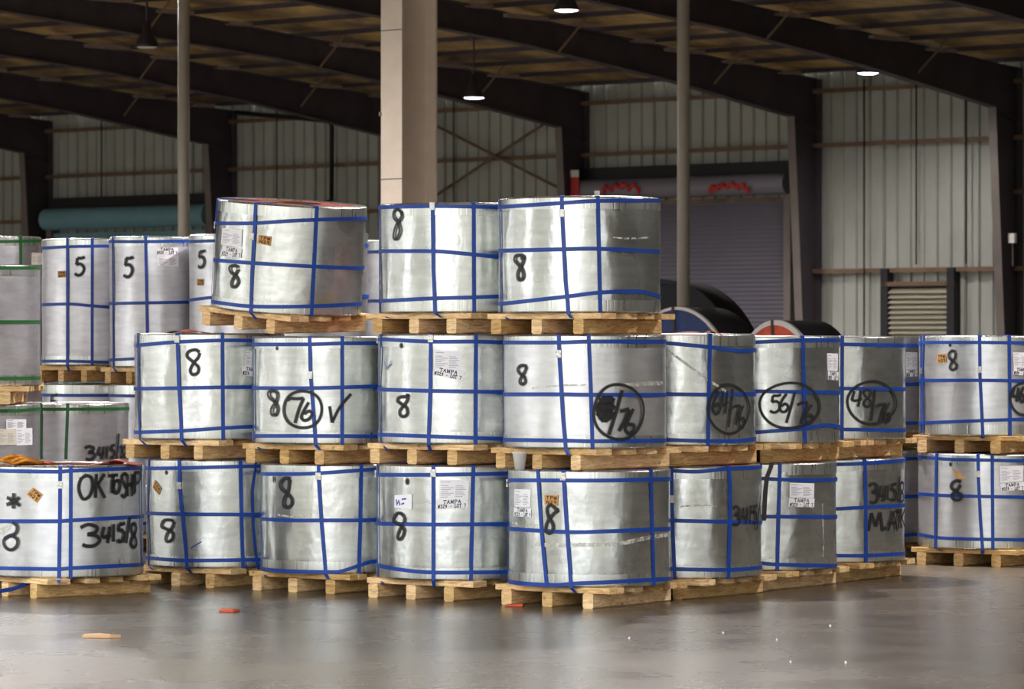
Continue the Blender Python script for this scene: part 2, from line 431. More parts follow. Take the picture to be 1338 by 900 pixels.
def frame(u):
    fr = struct(bspace('roof_frame', u, 0))
    # tapered wall column: web, inner flange, outer flange
    d0, d1, zt = 0.42, 0.85, 6.25
    m = MB(); m.add([(-0.01,-0.06,0),(0.01,-0.06,0),(0.01,-d0,0),(-0.01,-d0,0),(-0.01,-0.06,EAVE),(0.01,-0.06,EAVE),(0.01,-d1,EAVE),(-0.01,-d1,EAVE)],
                    [(0,3,2,1),(4,5,6,7),(0,1,5,4),(1,2,6,5),(2,3,7,6),(3,0,4,7)])
    m.build('column_web', M['steel'], fr)
    m = MB(); m.add([(-0.085,-d0,0),(0.085,-d0,0),(0.085,-d0-0.02,0),(-0.085,-d0-0.02,0),(-0.085,-d1,zt),(0.085,-d1,zt),(0.085,-d1-0.02,zt),(-0.085,-d1-0.02,zt)],
                    [(0,3,2,1),(4,5,6,7),(0,1,5,4),(1,2,6,5),(2,3,7,6),(3,0,4,7)])
    m.build('column_flange', M['flange'], fr)  # lit inner flange, brightness carried by its paler colour
    box_obj('column_flange', -0.13, 0.13, -0.06, -0.04, 0, EAVE, M['steel'], fr)
    # rafter up to the ridge and down again: web + bottom flange + top flange, deep at the knee
    pts = [(0.1, 0.95), (0.85, 0.78), (5.0, 0.56), (9.0, 0.46), (DEPTH/2, 0.6)]
    for side in (0, 1):
        web, bf, tf = MB(), MB(), MB()
        for i in range(len(pts)-1):
            (na, da), (nb, db) = pts[i], pts[i+1]
            za, zb = roof_z(na), roof_z(nb)
            ya, yb = (-na, -nb) if side == 0 else (-(DEPTH-na), -(DEPTH-nb))
            def pr(mb, hw, lo_a, hi_a, lo_b, hi_b):
                mb.add([(-hw,ya,lo_a),(hw,ya,lo_a),(hw,yb,lo_b),(-hw,yb,lo_b),(-hw,ya,hi_a),(hw,ya,hi_a),(hw,yb,hi_b),(-hw,yb,hi_b)],
                       [(0,3,2,1),(4,5,6,7),(0,1,5,4),(1,2,6,5),(2,3,7,6),(3,0,4,7)])
            pr(web, 0.012, za-da, za, zb-db, zb)
            pr(bf, 0.11, za-da-0.02, za-da, zb-db-0.02, zb-db)
            pr(tf, 0.11, za-0.02, za, zb-0.02, zb)
        web.build('rafter_web', M['steel'], fr); bf.build('rafter_flange', M['steel'], fr); tf.build('rafter_flange', M['steel'], fr)
    # pale insulation showing between purlins on top of the rafter, and flange braces
    n = 0.6; k = 0
    while n < 24:
        if (k * 7 + int(u * 3)) % 5 != 0:
            L = 0.7 + 0.5 * ((k * 13) % 3) / 2
            m = MB(); m.box(-0.125, 0.125, -n-L, -n-0.1, roof_z(n)+0.004, roof_z(n)+0.075)
            o = m.build('insulation_strip', M['insul'], fr)
        n += 1.5; k += 1
    for n in (3.4, 7.9, 12.4, 16.9):
        for sx in (-1, 1):
            m = MB(); m.tube([(0.1*sx, -n, roof_z(n)-0.5), (0.75*sx, -n, roof_z(n)+0.08)], 0.022, 5)
            m.build('flange_brace', M['girt'], fr)
    return fr
for u in us: frame(u)
# interior frame posts of the other frames, and eave gutter line
# girts between the columns
girts = struct(bspace('wall_girts'))
for zi, z in enumerate((1.2, 3.33, 4.73, 5.72, 6.75)):
    for i in range(len(us)-1):
        a, b = us[i] + 0.02, us[i+1] - 0.02
        if i in (6,) and z < 5.0 and z > 4: continue
        m = MB(); m.box(a, b, -0.17, -0.045, z-0.012, z+0.012); m.box(a, b, -0.18, -0.165, z-0.075, z+0.012)
        m.build('girt', M['girt'], girts)

# ------------------------------------------------------------------ doors, louver, sign and pipes on the back wall
def slat_curtain(x0, x1, z0, z1, pitch, mat, parent, y=-0.22):
    v = []; f = []; z = z0; i = 0
    while z < z1:
        v += [(x0, y, z), (x1, y, z), (x0, y-0.022, z+pitch*0.5), (x1, y-0.022, z+pitch*0.5)]
        if i: f.append((i*4-2, i*4-1, i*4+1, i*4))
        f.append((i*4, i*4+1, i*4+3, i*4+2)); i += 1; z += pitch
    o = mesh('slat_curtain', v, f, mat, parent); o['kind'] = 'stuff'; return o
def roll_door(name, px0, px1, zt, mat, hood_mat, rr):
    ua, ub = u_at(px0), u_at(px1)
    r = struct(bspace(name, (ua+ub)/2, 0)); h = (ub-ua)/2
    slat_curtain(-h+0.1, h-0.1, 0.02, zt-0.3, 0.085, mat, r)
    m = MB(); prof = []
    ns = 20
    for sx in (-h-0.05, h+0.05):
        for kk in range(ns): prof.append((sx, -0.32-rr*math.cos(2*math.pi*kk/ns), zt+rr*math.sin(2*math.pi*kk/ns)))
    fs = [(i, (i+1)%ns, ns+(i+1)%ns, ns+i) for i in range(ns)] + [tuple(range(ns-1,-1,-1)), tuple(range(ns, 2*ns))]
    m.add(prof, fs); m.build('roll_hood', hood_mat, r, smooth=False)
    for sx in (-1, 1):
        box_obj('door_guide', sx*h-0.08, sx*h+0.08, -0.3, -0.05, 0, zt-0.2, M['flange'], r)
    box_obj('door_header', -h-0.1, h+0.1, -0.25, -0.05, zt+rr-0.02, zt+rr+0.24, M['black'], r)
    return r, h
rd, hh = roll_door('door_1', 772, 1040, 4.98, M['door_grey'], M['door_hood'], 0.2)
roll_door('door_2', 76, 284, 4.72, M['door_blue'], M['door_blue'], 0.24)
# red fabric streamers tied along the grey door's hood
for i, (px, py) in enumerate(((834, 243), (975, 242))):
    r = empty('red_streamer', B(u_at(px), 0.55)); r.rotation_euler = (0, 0, BANG)
    d = r.location.y; z0 = CAMZ - (py-450)*d/F
    tag(r, ('crumpled red cloth streamer on the grey roller door hood, beside the steel pipe post' if i else
            'crumpled red cloth streamer on the grey roller door hood, just above the tallest coil stack'), 'streamer')
    r.location.z = z0
    m = MB(); nn = 14; pts = []
    for k2 in range(nn+1):
        x = -0.45 + 0.9*k2/nn
        pts.append((x, 0.02*math.sin(k2*2.1), 0.05*math.sin(k2*1.7+i) - 0.06*(2*k2/nn-1)**2))
    m.tube(pts, [0.045+0.02*math.sin(k2*2.7) for k2 in range(nn+1)], 7); m.build('cloth', M['red'], r, True)
    for sx in (-0.44, 0.44):
        m = MB(); m.tube([(sx,0,-0.04),(sx*1.03,-0.01,-0.13),(sx*1.0,0,-0.2)], [0.04,0.03,0.012], 6); m.build('cloth_tail', M['red'], r, True)

# louvred vent
ua, ub = u_at(1160), u_at(1256)
lv = bspace('louvred_vent', (ua+ub)/2, 0); hw = (ub-ua)/2
tag(lv, 'cream louvred wall vent in a dark frame behind the back coils', 'vent')
box_obj('frame_post', -hw, -hw+0.16, -0.25, -0.05, 0, 3.33, M['black'], lv)
box_obj('frame_post', hw-0.16, hw, -0.25, -0.05, 0, 3.33, M['black'], lv)
box_obj('frame_head', -hw, hw, -0.25, -0.05, 3.0, 3.08, M['girt'], lv)
box_obj('backing', -hw+0.16, hw-0.16, -0.06, -0.045, 0.3, 3.0, M['black'], lv)
m = MB(); m.add([(-hw+0.17,-0.24,0),(hw-0.17,-0.24,0),(hw-0.17,-0.12,0.085),(-hw+0.17,-0.12,0.085),(-hw+0.17,-0.235,-0.012),(hw-0.17,-0.235,-0.012),(hw-0.17,-0.115,0.073),(-hw+0.17,-0.115,0.073)],
                [(0,1,2,3),(7,6,5,4),(0,4,5,1),(3,2,6,7)])
sl = m.data('slat', M['louver']); z = 0.5
while z < 2.95:
    o = link(bpy.data.objects.new('slat', sl), lv); o.location = (0, 0, z); z += 0.095

# red and white plate on a wall column
p = at(751, 238, 76.0)
r = empty('column_sign', p, (0,0,BANG)); tag(r, 'small red and white plate on the wall column left of the grey roller door', 'sign')
box_obj('red_panel', -0.1, 0.1, -0.01, 0.01, -0.28, 0.10, M['red'], r); box_obj('white_panel', -0.1, 0.1, -0.012, 0.012, 0.10, 0.24, M['white'], r)

p = at(1323, 311, 69.5)
r = empty('junction_box', p, (0,0,BANG)); tag(r, 'small white junction box on the last wall column by the vent', 'junction box')
m = MB(); m.cbox(-0.07, 0.07, -0.05, 0.05, -0.09, 0.09, 0.012); m.build('housing', M['white'], r)
m = MB(); m.tube([(0,0,-0.09),(0,0.01,-0.5)], 0.012, 6); m.build('cable', M['flange'], r)
# conduit elbow run in the third bay, pipes and bracing rods
ua, ub = u_at(322), u_at(448)
m = MB(); m.tube([B(ua,0.35,6.9), B(ub-0.1,0.35,6.62), B(ub,0.35,6.5), B(ub,0.35,4.95), B(ub-0.6,0.35,4.85)], 0.05, 8)
tag(m.build('black_conduit', M['black'], smooth=True), 'thin black conduit bending down the corrugated wall left of the beige column', 'conduit')
for i, (px, lab) in enumerate(((141,'thin dark downpipe on the wall above the teal roller door'), (370,'thin dark pipe running up the corrugated wall beside the bent conduit'),
                               (601,'thin dark pipe on the wall just right of the beige column'), (1137,'thin dark pipe near the wall column by the louvred vent'), (1205,'thin dark pipe up the wall above the louvred vent'), (1270,'thin dark pipe on the wall at the far right bay'))):
    u = u_at(px); m = MB(); m.tube([B(u,0.2,5.1 if px < 200 else (3.4 if px > 1160 else 0.0)), B(u,0.2,6.9)], 0.017, 6)
    tag(m.build('wall_pipe', M['black'], smooth=True), lab, 'pipe')
ua, ub = u_at(572), u_at(748)
cb = empty('cross_brace', B((ua+ub)/2, 0.25)); tag(cb, 'crossed steel bracing rods on the wall beside the beige column', 'bracing')
for i, (za, zb) in enumerate(((4.9, 6.6), (6.5, 5.0))):
    m = MB(); o = cb.location; m.tube([B(ua,0.25+0.06*i,za)-o, B(ub,0.25+0.06*i,zb)-o], 0.03, 6); m.build('rod', M['girt'], cb, smooth=True)

# ------------------------------------------------------------------ interior posts
p = at(512.5, 450, 45.0)
r = struct(empty('trim_1', (p.x, p.y, 0), (0,0,BANG)), 'beige painted steel H-section column')
b2, dp, H = 0.165, 0.60, 8.3
box_obj('flange', -b2, b2, -0.015, 0.015, 0, H, M['beige'], r)
box_obj('flange', -b2, b2, dp-0.015, dp+0.015, 0, H, M['beige'], r)
box_obj('web', -0.012, 0.012, 0.015, dp-0.015, 0, H, M['beige'], r)
for z in (2.2, 3.85, 5.6):
    box_obj('splice_plate', -b2-0.003, b2+0.003, -0.022, -0.012, z, z+0.012, M['flange'], r)
for z in (3.2, 4.6):
    box_obj('bolt_lug', -b2-0.02, -b2+0.01, -0.03, 0.0, z, z+0.05, M['flange'], r)
for i, (px, dd, rad) in enumerate(((240, 52.0, 0.08), (893, 50.0, 0.083))):
    p = at(px, 450, dd)
    r = struct(empty('trim_%d' % (i+2), (p.x, p.y, 0)), 'round steel pipe post')
    m = MB(); m.lathe([(rad, 0), (rad, 8.0)], 24, True); m.build('pipe_post', M['pipe'], r, smooth=True)
    m = MB(); m.box(-0.16, 0.16, -0.16, 0.16, 0, 0.02); m.build('base_plate', M['pipe'], r)

# ------------------------------------------------------------------ high-bay lamps
def lamp(p, lit, label, hang, watt=LAMP_W):
    r = empty('high_bay_lamp', p); tag(r, label, 'lamp', 'high bay lamps under the roof')
    m = MB(); m.lathe([(0.20,0.0),(0.205,0.01),(0.17,0.10),(0.11,0.22),(0.07,0.27),(0.07,0.42),(0.0,0.42)], 24); m.build('hood', M['lampmetal'], r, True)
    m = MB(); m.lathe([(0.0,-0.02),(0.12,-0.012),(0.19,0.008)], 24); m.build('lens', M['lens'] if lit else M['white'], r, True)
    m = MB(); m.tube([(0,0,0.42),(0,0,hang)], 0.02, 6); m.build('stem', M['lampmetal'], r)
    if lit:
        ld = bpy.data.lights.new('lamp_light', 'SPOT'); ld.energy = watt; ld.spot_size = math.radians(165); ld.spot_blend = 0.6
        ld.color = (1.0, 0.95, 0.95); ld.shadow_soft_size = 0.2
        lo = bpy.data.objects.new('lamp_light', ld); link(lo, r); lo.location = (0,0,-0.05)
    return r
def hang_at(p):
    n = (p.x-P0[0])*NX + (p.y-P0[1])*NY
    return max(0.5, roof_z(n) + 0.1 - p.z)
p = at(740, 14, 60.0); lamp(p, True, 'lit round high bay lamp near the top of the picture', hang_at(p))
p = at(619, 128, 69.0); lamp(p, True, 'lit bell shaped lamp hanging just right of the beige column', hang_at(p))
p = at(192, 62, 62.0); lamp(p, False, 'unlit lamp hanging under the roof near the thin pipe post', hang_at(p))
p = at(1134, 96, 68.0); lamp(p, True, 'small lit lamp near the wall column above the louvred vent', hang_at(p), 350.0)
for (u, n) in ((-31, 19), (-22, 19), (-12, 19), (-2, 21)):  # out-of-view lamps added to even out the light on the back wall
    z = roof_z(n) - 0.6; p = B(u, n, z)
    lamp(p, True, 'added unseen lamp of the row lighting the back wall', hang_at(p), 4600.0 if u < -15 else 1900.0)

for (u, n) in ((-2, 33), (8, 33), (18, 33), (27, 31)):  # out-of-view lamps added to brighten the column, coil tops and pallets
    z = roof_z(n) - 0.6; p = B(u, n, z)
    lamp(p, True, 'added unseen lamp of the row brightening the coils and beige column', hang_at(p), 2200.0)

# ------------------------------------------------------------------ pallets
m = MB(); m.cbox(-0.5, 0.5, -0.045, 0.045, 0.108, 0.15, 0.004); DECK = m.data('deck_board', M['wood'])
m = MB(); m.cbox(-0.5, 0.5, -0.06, 0.06, 0.108, 0.15, 0.004); DECKW = m.data('deck_board', M['wood'])
m = MB(); m.cbox(-0.045, 0.045, -0.49, 0.49, 0.0, 0.108, 0.010); STR = m.data('stringer', M['wood'])
m = MB(); m.lathe([(0.0,0.0),(0.012,0.002),(0.012,0.004)], 8); 
BETA0 = 54.0
def pallet(x, y, z, label, beta=BETA0, rot=None, s=1.0, fresh=True):
    th = math.radians(beta-90); x += 0.03*math.cos(th); y += 0.03*math.sin(th)
    r = empty('wooden_pallet', (x, y, z))
    if rot is None: r.rotation_euler = (0, 0, math.radians(beta-90))
    else: r.rotation_euler = rot
    r.scale = (s, s*1.07, 1)
    tag(r, label, 'pallet', 'wooden skids under the coils')
    for sx in (-0.405, -0.05, 0.305):
        o = link(bpy.data.objects.new('stringer', STR), r); o.location = (sx, random.uniform(-0.012,0.012), 0); o.rotation_euler = (0,0,random.uniform(-0.01,0.01))
    for i, sy in enumerate((-0.435, -0.34, -0.115, 0.105, 0.335, 0.43)):
        o = link(bpy.data.objects.new('deck_board', DECKW if i in (2,3) else DECK), r)
        o.location = (random.uniform(-0.02,0.02), sy, 0); o.rotation_euler = (0,0,random.uniform(-0.008,0.008))
    return r

# ------------------------------------------------------------------ drawing on the coils
VIEWS = {'A':(470,230,410/1338.), 'B':(470,410,410/1338.), 'C':(470,580,430/1338.), 'D':(160,240,340/1338.), 'E':(160,420,340/1338.),
         'F':(180,580,320/1309.), 'G':(0,580,200/818.), 'H':(860,410,250/1071.), 'I':(1080,410,258/1106.), 'J':(860,570,250/978.),
         'K':(1080,560,258/968.), 'L':(0,240,280/900.), 'M':(0,430,0.2), 'P':(0,0,1.0)}
def smooth_path(pts, n=6):
    if len(pts) < 3: 
        (a, b) = pts[0], pts[-1]
        return [(a[0]+(b[0]-a[0])*t/6., a[1]+(b[1]-a[1])*t/6.) for t in range(7)]
    P = [pts[0]] + list(pts) + [pts[-1]]; out = []
    if pts[0] == pts[-1]: P[0] = pts[-2]; P[-1] = pts[1]
    for i in range(1, len(P)-2):
        p0, p1, p2, p3 = P[i-1], P[i], P[i+1], P[i+2]
        for k in range(n):
            t = k / float(n)
            out.append(tuple(0.5*((2*p1[j]) + (-p0[j]+p2[j])*t + (2*p0[j]-5*p1[j]+4*p2[j]-p3[j])*t*t + (-p0[j]+3*p1[j]-3*p2[j]+p3[j])*t**3) for j in (0,1)))
    out.append(tuple(pts[-1])); return out
def straight_path(pts, n=4):
    out = []
    for i in range(len(pts)-1):
        for k in range(n):
            t = k/float(n); out.append((pts[i][0]+(pts[i+1][0]-pts[i][0])*t, pts[i][1]+(pts[i+1][1]-pts[i][1])*t))
    out.append(tuple(pts[-1])); return out
HAND = {
 '0': [[(.5,0),(.1,.3),(.1,.7),(.5,1),(.9,.7),(.9,.3),(.5,0)]],
 '1': [[(.6,0),(.5,.5),(.4,1)]],
 '2': [[(.05,.22),(.4,0),(.85,.15),(.75,.45),(.1,.95)],[(.1,.95),(.95,.92)]],
 '3': [[(.0,.15),(.4,.0),(.85,.12),(.75,.36),(.35,.46)],[(.35,.46),(.8,.52),(1,.74),(.7,.98),(.3,1),(.1,.92)]],
 '4': [[(.25,.02),(.1,.35),(.05,.58),(.4,.62),(.95,.5)],[(.85,.0),(.75,.5),(.6,1)]],
 '5': [[(.3,.05),(.25,.25),(.2,.42)],[(.2,.42),(.6,.38),(.9,.6),(.75,.88),(.4,1),(.05,.9)],[(.3,.05),(.65,.06),(.98,.0)]],
 '6': [[(.75,.0),(.4,.3),(.12,.7),(.3,.98),(.65,.98),(.9,.75),(.65,.55),(.3,.68)]],
 '7': [[(.0,.12),(.35,.04),(.95,.0)],[(.95,.0),(.65,.45),(.35,1)]],
 '8': [[(.85,.1),(.5,.0),(.2,.15),(.35,.4),(.7,.6),(.85,.85),(.5,1),(.2,.85),(.35,.6),(.7,.4),(.88,.12)]],
 '/': [[(.9,-.25),(.55,.4),(.1,1.15)]],
 'O': [[(.55,.0),(.15,.2),(.02,.6),(.3,1),(.75,.9),(1,.5),(.9,.12),(.5,.02)]],
 'K': [[(.15,.0),(.1,.5),(.08,1)],[(.9,.0),(.2,.5)],[(.3,.45),(.95,1)]],
 'T': [[(.0,.05),(.5,.03),(1,.0)],[(.5,.03),(.45,.5),(.4,1)]],
 'S': [[(.95,.1),(.5,.0),(.1,.2),(.5,.48),(.9,.72),(.5,1),(.05,.9)]],
 'H': [[(.1,0),(.08,1)],[(.9,0),(.88,1)],[(.1,.5),(.9,.46)]],
 'I': [[(.5,0),(.5,1)]],
 'P': [[(.15,0),(.1,1)],[(.1,.05),(.7,.02),(.95,.28),(.6,.5),(.12,.52)]],
 'M': [[(.0,1),(.2,.05)],[(.2,.05),(.5,.75)],[(.5,.75),(.8,.02)],[(.8,.02),(1,1)]],
 'A': [[(.0,1),(.5,.0)],[(.5,.0),(.95,1)],[(.2,.62),(.8,.6)]],
 '.': [[(.45,.93),(.55,1.0)]],
 'W': [[(0,0),(.25,1)],[(.25,1),(.5,.3)],[(.5,.3),(.75,1)],[(.75,1),(1,0)]],
 'N': [[(.05,1),(.1,0)],[(.1,0),(.9,1)],[(.9,1),(.95,0)]],
 '9': [[(.85,.25),(.5,.0),(.15,.25),(.45,.5),(.85,.3),(.8,.7),(.5,1)]],
 '2s': [],
}
SERIF = {
 'T': [[(.0,.22),(.03,.02),(.97,.02),(1,.22)],[(.5,.02),(.5,.98)],[(.28,.98),(.72,.98)]],
 'A': [[(.1,.98),(.5,.0)],[(.5,.0),(.9,.98)],[(.25,.65),(.75,.65)],[(-.02,.98),(.25,.98)],[(.7,.98),(1.05,.98)]],
 'M': [[(.12,.98),(.12,.02)],[(.12,.02),(.5,.9)],[(.5,.9),(.88,.02)],[(.88,.02),(.88,.98)],[(-.03,.98),(.27,.98)],[(.72,.98),(1.03,.98)],[(-.03,.02),(.14,.02)],[(.86,.02),(1.03,.02)]],
 'P': [[(.2,.98),(.2,.02)],[(.0,.02),(.6,.02),(.9,.15),(.9,.38),(.6,.52),(.2,.52)],[(0,.98),(.45,.98)]],
 'N': [[(.15,.98),(.15,.02)],[(.15,.02),(.85,.98)],[(.85,.98),(.85,.02)],[(0,.98),(.32,.98)],[(.68,.02),(1,.02)]],
 '3': [[(.08,.2),(.3,.02),(.7,.06),(.8,.28),(.4,.45),(.8,.6),(.85,.82),(.5,.98),(.08,.88)]],
 '2': [[(.08,.25),(.3,.02),(.75,.08),(.8,.32),(.08,.95),(.9,.95),(.93,.78)]],
 '9': [[(.85,.3),(.5,.02),(.15,.28),(.45,.55),(.85,.35),(.75,.75),(.2,.98)]],
 '-': [[(.15,.55),(.85,.55)]],
 'L': [[(.2,.02),(.2,.98)],[(.0,.02),(.45,.02)],[(0,.98),(.9,.98),(.95,.72)]],
 'O': [[(.5,.02),(.15,.2),(.08,.5),(.15,.8),(.5,.98),(.85,.8),(.92,.5),(.85,.2),(.5,.02)]],
 '7': [[(.08,.22),(.1,.03),(.92,.03),(.4,.98)]],
 ' ': [],
}

class Coil:
    def __init__(s, x, y, zb, h, label, R=0.6, mat='galv', strap='blue', view='P', rot=(0,0,0), ring=0.095, dents=1.0, group='strapped steel coils', pal=None, cover=True):
        s.R, s.h, s.view, s.strap = R, h, view, M[strap]
        s.root = empty('steel_coil', (x, y, zb), rot)
        tag(s.root, label, 'coil', group)
        s.Mw = Matrix.Translation((x, y, zb)) @ Matrix.Rotation(rot[2],4,'Z') @ Matrix.Rotation(rot[1],4,'Y') @ Matrix.Rotation(rot[0],4,'X')
        s.Mi = s.Mw.inverted()
        s.pal = pal
        s.body(mat, ring, cover)
    # ---- geometry of the pack itself
    def body(s, mat, ring, cover):
        R, h = s.R, s.h; n, rows = 96, 14
        ph = rng.uniform(0, 6.28, 6); v = []; f = []
        for j in range(rows+1):
            z = 0.004 + (h-0.008)*j/rows
            for i in range(n):
                a = 2*math.pi*i/n
                r = R - 0.003 + 0.0022*math.sin(3*a+ph[0]+2*z)*math.sin(4*z+ph[1]) + 0.0012*math.sin(9*a+ph[2]+5*z) + 0.0008*math.sin(17*a+ph[3]-9*z)
                if j in (0, rows): r -= 0.008
                v.append((r*math.cos(a), r*math.sin(a), z))
        for j in range(rows):
            for i in range(n):
                f.append((j*n+i, j*n+(i+1)%n, (j+1)*n+(i+1)%n, (j+1)*n+i))
        mesh('wrap', v, f, M[mat], s.root, True)
        for lo in (0, 1):                                     # folded edge protectors, top and bottom
            m = MB(); lo_z, hi_z = (0.0, ring) if lo == 0 else (h-ring, h)
            a = [(R+0.0, hi_z), (R+0.0, hi_z-0.003), (R+0.001, lo_z+0.016), (R+0.0005, lo_z+0.012), (R-0.012, lo_z), (R-0.016, lo_z), (R-0.09, lo_z)] if lo == 0 else \
                [(R+0.0, lo_z), (R+0.0, lo_z+0.003), (R+0.001, hi_z-0.016), (R+0.0005, hi_z-0.012), (R-0.012, hi_z), (R-0.016, hi_z), (R-0.09, hi_z), (R-0.1, hi_z-0.006)]
            m.lathe(a, 96); o = m.build('edge_ring', M['ring'], s.root, True)
        m = MB(); m.lathe([(R-0.08, h-0.006), (0.26, h-0.002), (0.255, h-0.02), (0.25, 0.02), (0.26, 0.002), (R-0.08, 0.004)], 48)
        m.build('end_cover', M['red_cover'], s.root)
        m = MB(); m.lathe([(0.25, 0.005), (0.25, h-0.004), (0.235, h-0.004), (0.235, 0.005)], 32); m.build('core_tube', M['core'], s.root, True)
    # ---- pixel of the photograph -> angle and height on the surface
    def px(s, p):
        ox, oy, k = VIEWS[s.view]; return (ox + p[0]*k, oy + p[1]*k)
    def ray(s, q):
        o = s.Mi @ Vector((0,0,CAMZ)); d = s.Mi.to_3x3() @ Vector(((q[0]-669)/F, 1.0, -(q[1]-450)/F))
        return o, d
    def hit(s, q):
        o, d = s.ray(q); R = s.R
        A = d.x*d.x+d.y*d.y; Bq = o.x*d.x+o.y*d.y; C = o.x*o.x+o.y*o.y-R*R
        D = Bq*Bq-A*C
        t = (-Bq - math.sqrt(D))/A if D > 0 else -Bq/A
        p = o + d*t; th = math.atan2(p.y, p.x)
        if th > math.pi/2: th -= 2*math.pi
        return th, p.z
    def pos(s, th, z, off):
        r = s.R + off; return (r*math.cos(th), r*math.sin(th), z)
    def ribbon_sz(s, sz, w, off, name, mat, parent=None, closed=False):
        """flat ribbon along (arc length, height) points"""
        v = []; f = []; uv = []; n = len(sz); L = 0
        for i in range(n):
            a = sz[max(i-1,0)]; b = sz[min(i+1,n-1)]
            if closed and i in (0, n-1): a, b = sz[-2], sz[1]
            tx, tz = b[0]-a[0], b[1]-a[1]; l = math.hypot(tx,tz) or 1; nx, nz = -tz/l, tx/l
            ww = w[i] if isinstance(w, list) else w
            for q, e in ((-1,0.0),(1,1.0)):
                v.append(s.pos((sz[i][0]+nx*ww/2*q)/s.R, sz[i][1]+nz*ww/2*q, off)); uv.append((0.5, e))
        for i in range(n-1): f.append((2*i, 2*i+2, 2*i+3, 2*i+1))
        return (v, f, uv)
    def strokes(s, paths, w, off, name, mat, parent=None, raw=False):
        V = []; Fc = []; U = []
        for p in paths:
            sz = [(th*s.R, z) for th, z in (s.hit(q if raw else s.px(q)) for q in p)]
            v, f, uv = s.ribbon_sz(sz, w, off, name, mat)
            k = len(V); V += v; U += uv; Fc += [tuple(i+k for i in q) for q in f]
        return mesh(name, V, Fc, mat, parent or s.root, False, U)
    # ---- steel straps
    def band(s, pts, w=0.029, mat=None):
        P = straight_path([s.px(p) for p in pts], 8) if len(pts) == 2 else smooth_path([s.px(p) for p in pts], 8)
        tz = sorted(s.hit(q) for q in P)
        th = [a for a, _ in tz]; zz = [b for _, b in tz]
        s.band_z(th, zz, w, mat)
    def band_z(s, th, zz, w=0.029, mat=None):
        n = 96; v = []; f = []
        lo, hi = th[0], th[-1]
        for i in range(n):
            a = lo + 2*math.pi*i/n
            if a <= hi: z = float(np.interp(a, th, zz))
            else:
                t = (a-hi)/(lo+2*math.pi-hi); z = zz[-1]+(zz[0]-zz[-1])*t
            z = min(max(z, w*0.5+0.002), s.h-w*0.5-0.002)
            for r, dz in ((0.001,-w/2),(0.0055,-w/2),(0.0055,w/2),(0.001,w/2)):
                v.append(s.pos(a, z+dz, r))
        for i in range(n):
            j = (i+1)%n
            for k in range(3): f.append((4*i+k, 4*j+k, 4*j+k+1, 4*i+k+1))
        return mesh('strap', v, f, mat or s.strap, s.root)
    def vstrap(s, pts, tail=None, w=0.029, mat=None, off=0.0066, over=True, plane='n'):
        P = straight_path([s.px(p) for p in pts], 5)
        R, h = s.R, s.h
        tz = [s.hit(q) for q in P]
        tz = [(a, min(max(z, 0.0), h)) for a, z in tz]
        if over: tz[0] = (tz[0][0], h)
        tz[-1] = (tz[-1][0], max(tz[-1][1], 0.0) if tail is None and tz[-1][1] > 0.06 else 0.0)
        rows = []
        if over:
            a = tz[0][0]; tdir = Vector((-math.sin(a), math.cos(a), 0))
            rad = Vector((math.cos(a), math.sin(a), 0))
            for rr, z in ((0.262, h-0.15), (0.262, h+0.003), (R-0.012, h+0.004)):
                rows.append((rad*rr + Vector((0,0,z)), tdir, rad if z < h else Vector((0,0,1))))
        for a, z in tz:
            rows.append((Vector(s.pos(a, z, off)), Vector((-math.sin(a), math.cos(a), 0)), Vector((math.cos(a), math.sin(a), 0))))
        if tail is not None and s.pal is not None:
            q = s.px(tail); o, d = s.ray(q)
            pm = s.Mi @ s.pal.matrix_world if False else s.Mi @ s.palM
            c = pm @ Vector((0, -0.492, 0.13)); nn = (pm.to_3x3() @ Vector((0,-1,0))).normalized()
            t = (c-o).dot(nn)/d.dot(nn); p = o + d*t
            p.z = min(max(p.z, -0.047), -0.02)
            tx = (pm.to_3x3() @ Vector((1,0,0))).normalized()
            rows.append((p + nn*0.008, tx, nn)); 
            rows.append((Vector((p.x,p.y,p.z-0.004)) - nn*0.06, tx, Vector((0,0,-1))))
        v = []; f = []
        for (p, t, nrm) in rows:
            v += [p - t*w/2, p + t*w/2, p + t*w/2 - nrm*0.003, p - t*w/2 - nrm*0.003]
        for i in range(len(rows)-1):
            for k in range(4): f.append((4*i+k, 4*i+(k+1)%4, 4*i+4+(k+1)%4, 4*i+4+k))
        f += [(3,2,1,0), tuple(4*(len(rows)-1)+k for k in range(4))]
        return mesh('strap', v, f, mat or s.strap, s.root)
    def seal(s, p, w=0.04, hgt=0.055):
        th, z = s.hit(s.px(p)); a = w/2/s.R; v = []
        for off in (0.004, 0.015):
            for (da, dz) in ((-a,-hgt/2),(a,-hgt/2),(a,-0.006),(a*0.8,0),(a,0.006),(a,hgt/2),(-a,hgt/2),(-a,0.006),(-a*0.8,0),(-a,-0.006)):
                v.append(s.pos(th+da, z+dz, off))
        f = [tuple(range(10,20))] + [(i,(i+1)%10,10+(i+1)%10,10+i) for i in range(10)]
        mesh('strap_seal', v, f, M['seal'], s.root)
    # ---- paint, paper
    def paint(s, paths, w=0.026, name='painted_number'):
        return s.strokes([smooth_path(p) if len(p) > 2 else straight_path(p, 6) for p in paths], w*1.25, 0.008, name, M['paint'])
    def circle(s, cx, cy, rx, ry, w=0.024, wob=0.03):
        p = []
        for k in range(49):
            a = 2*math.pi*k/48 - 1.9; e = 1 + wob*math.sin(2*a+cx); p.append((cx+rx*e*math.cos(a), cy+ry*(2-e)*math.sin(a)))
        s.strokes([p], w*1.25, 0.0082, 'painted_ring', M['paint'])
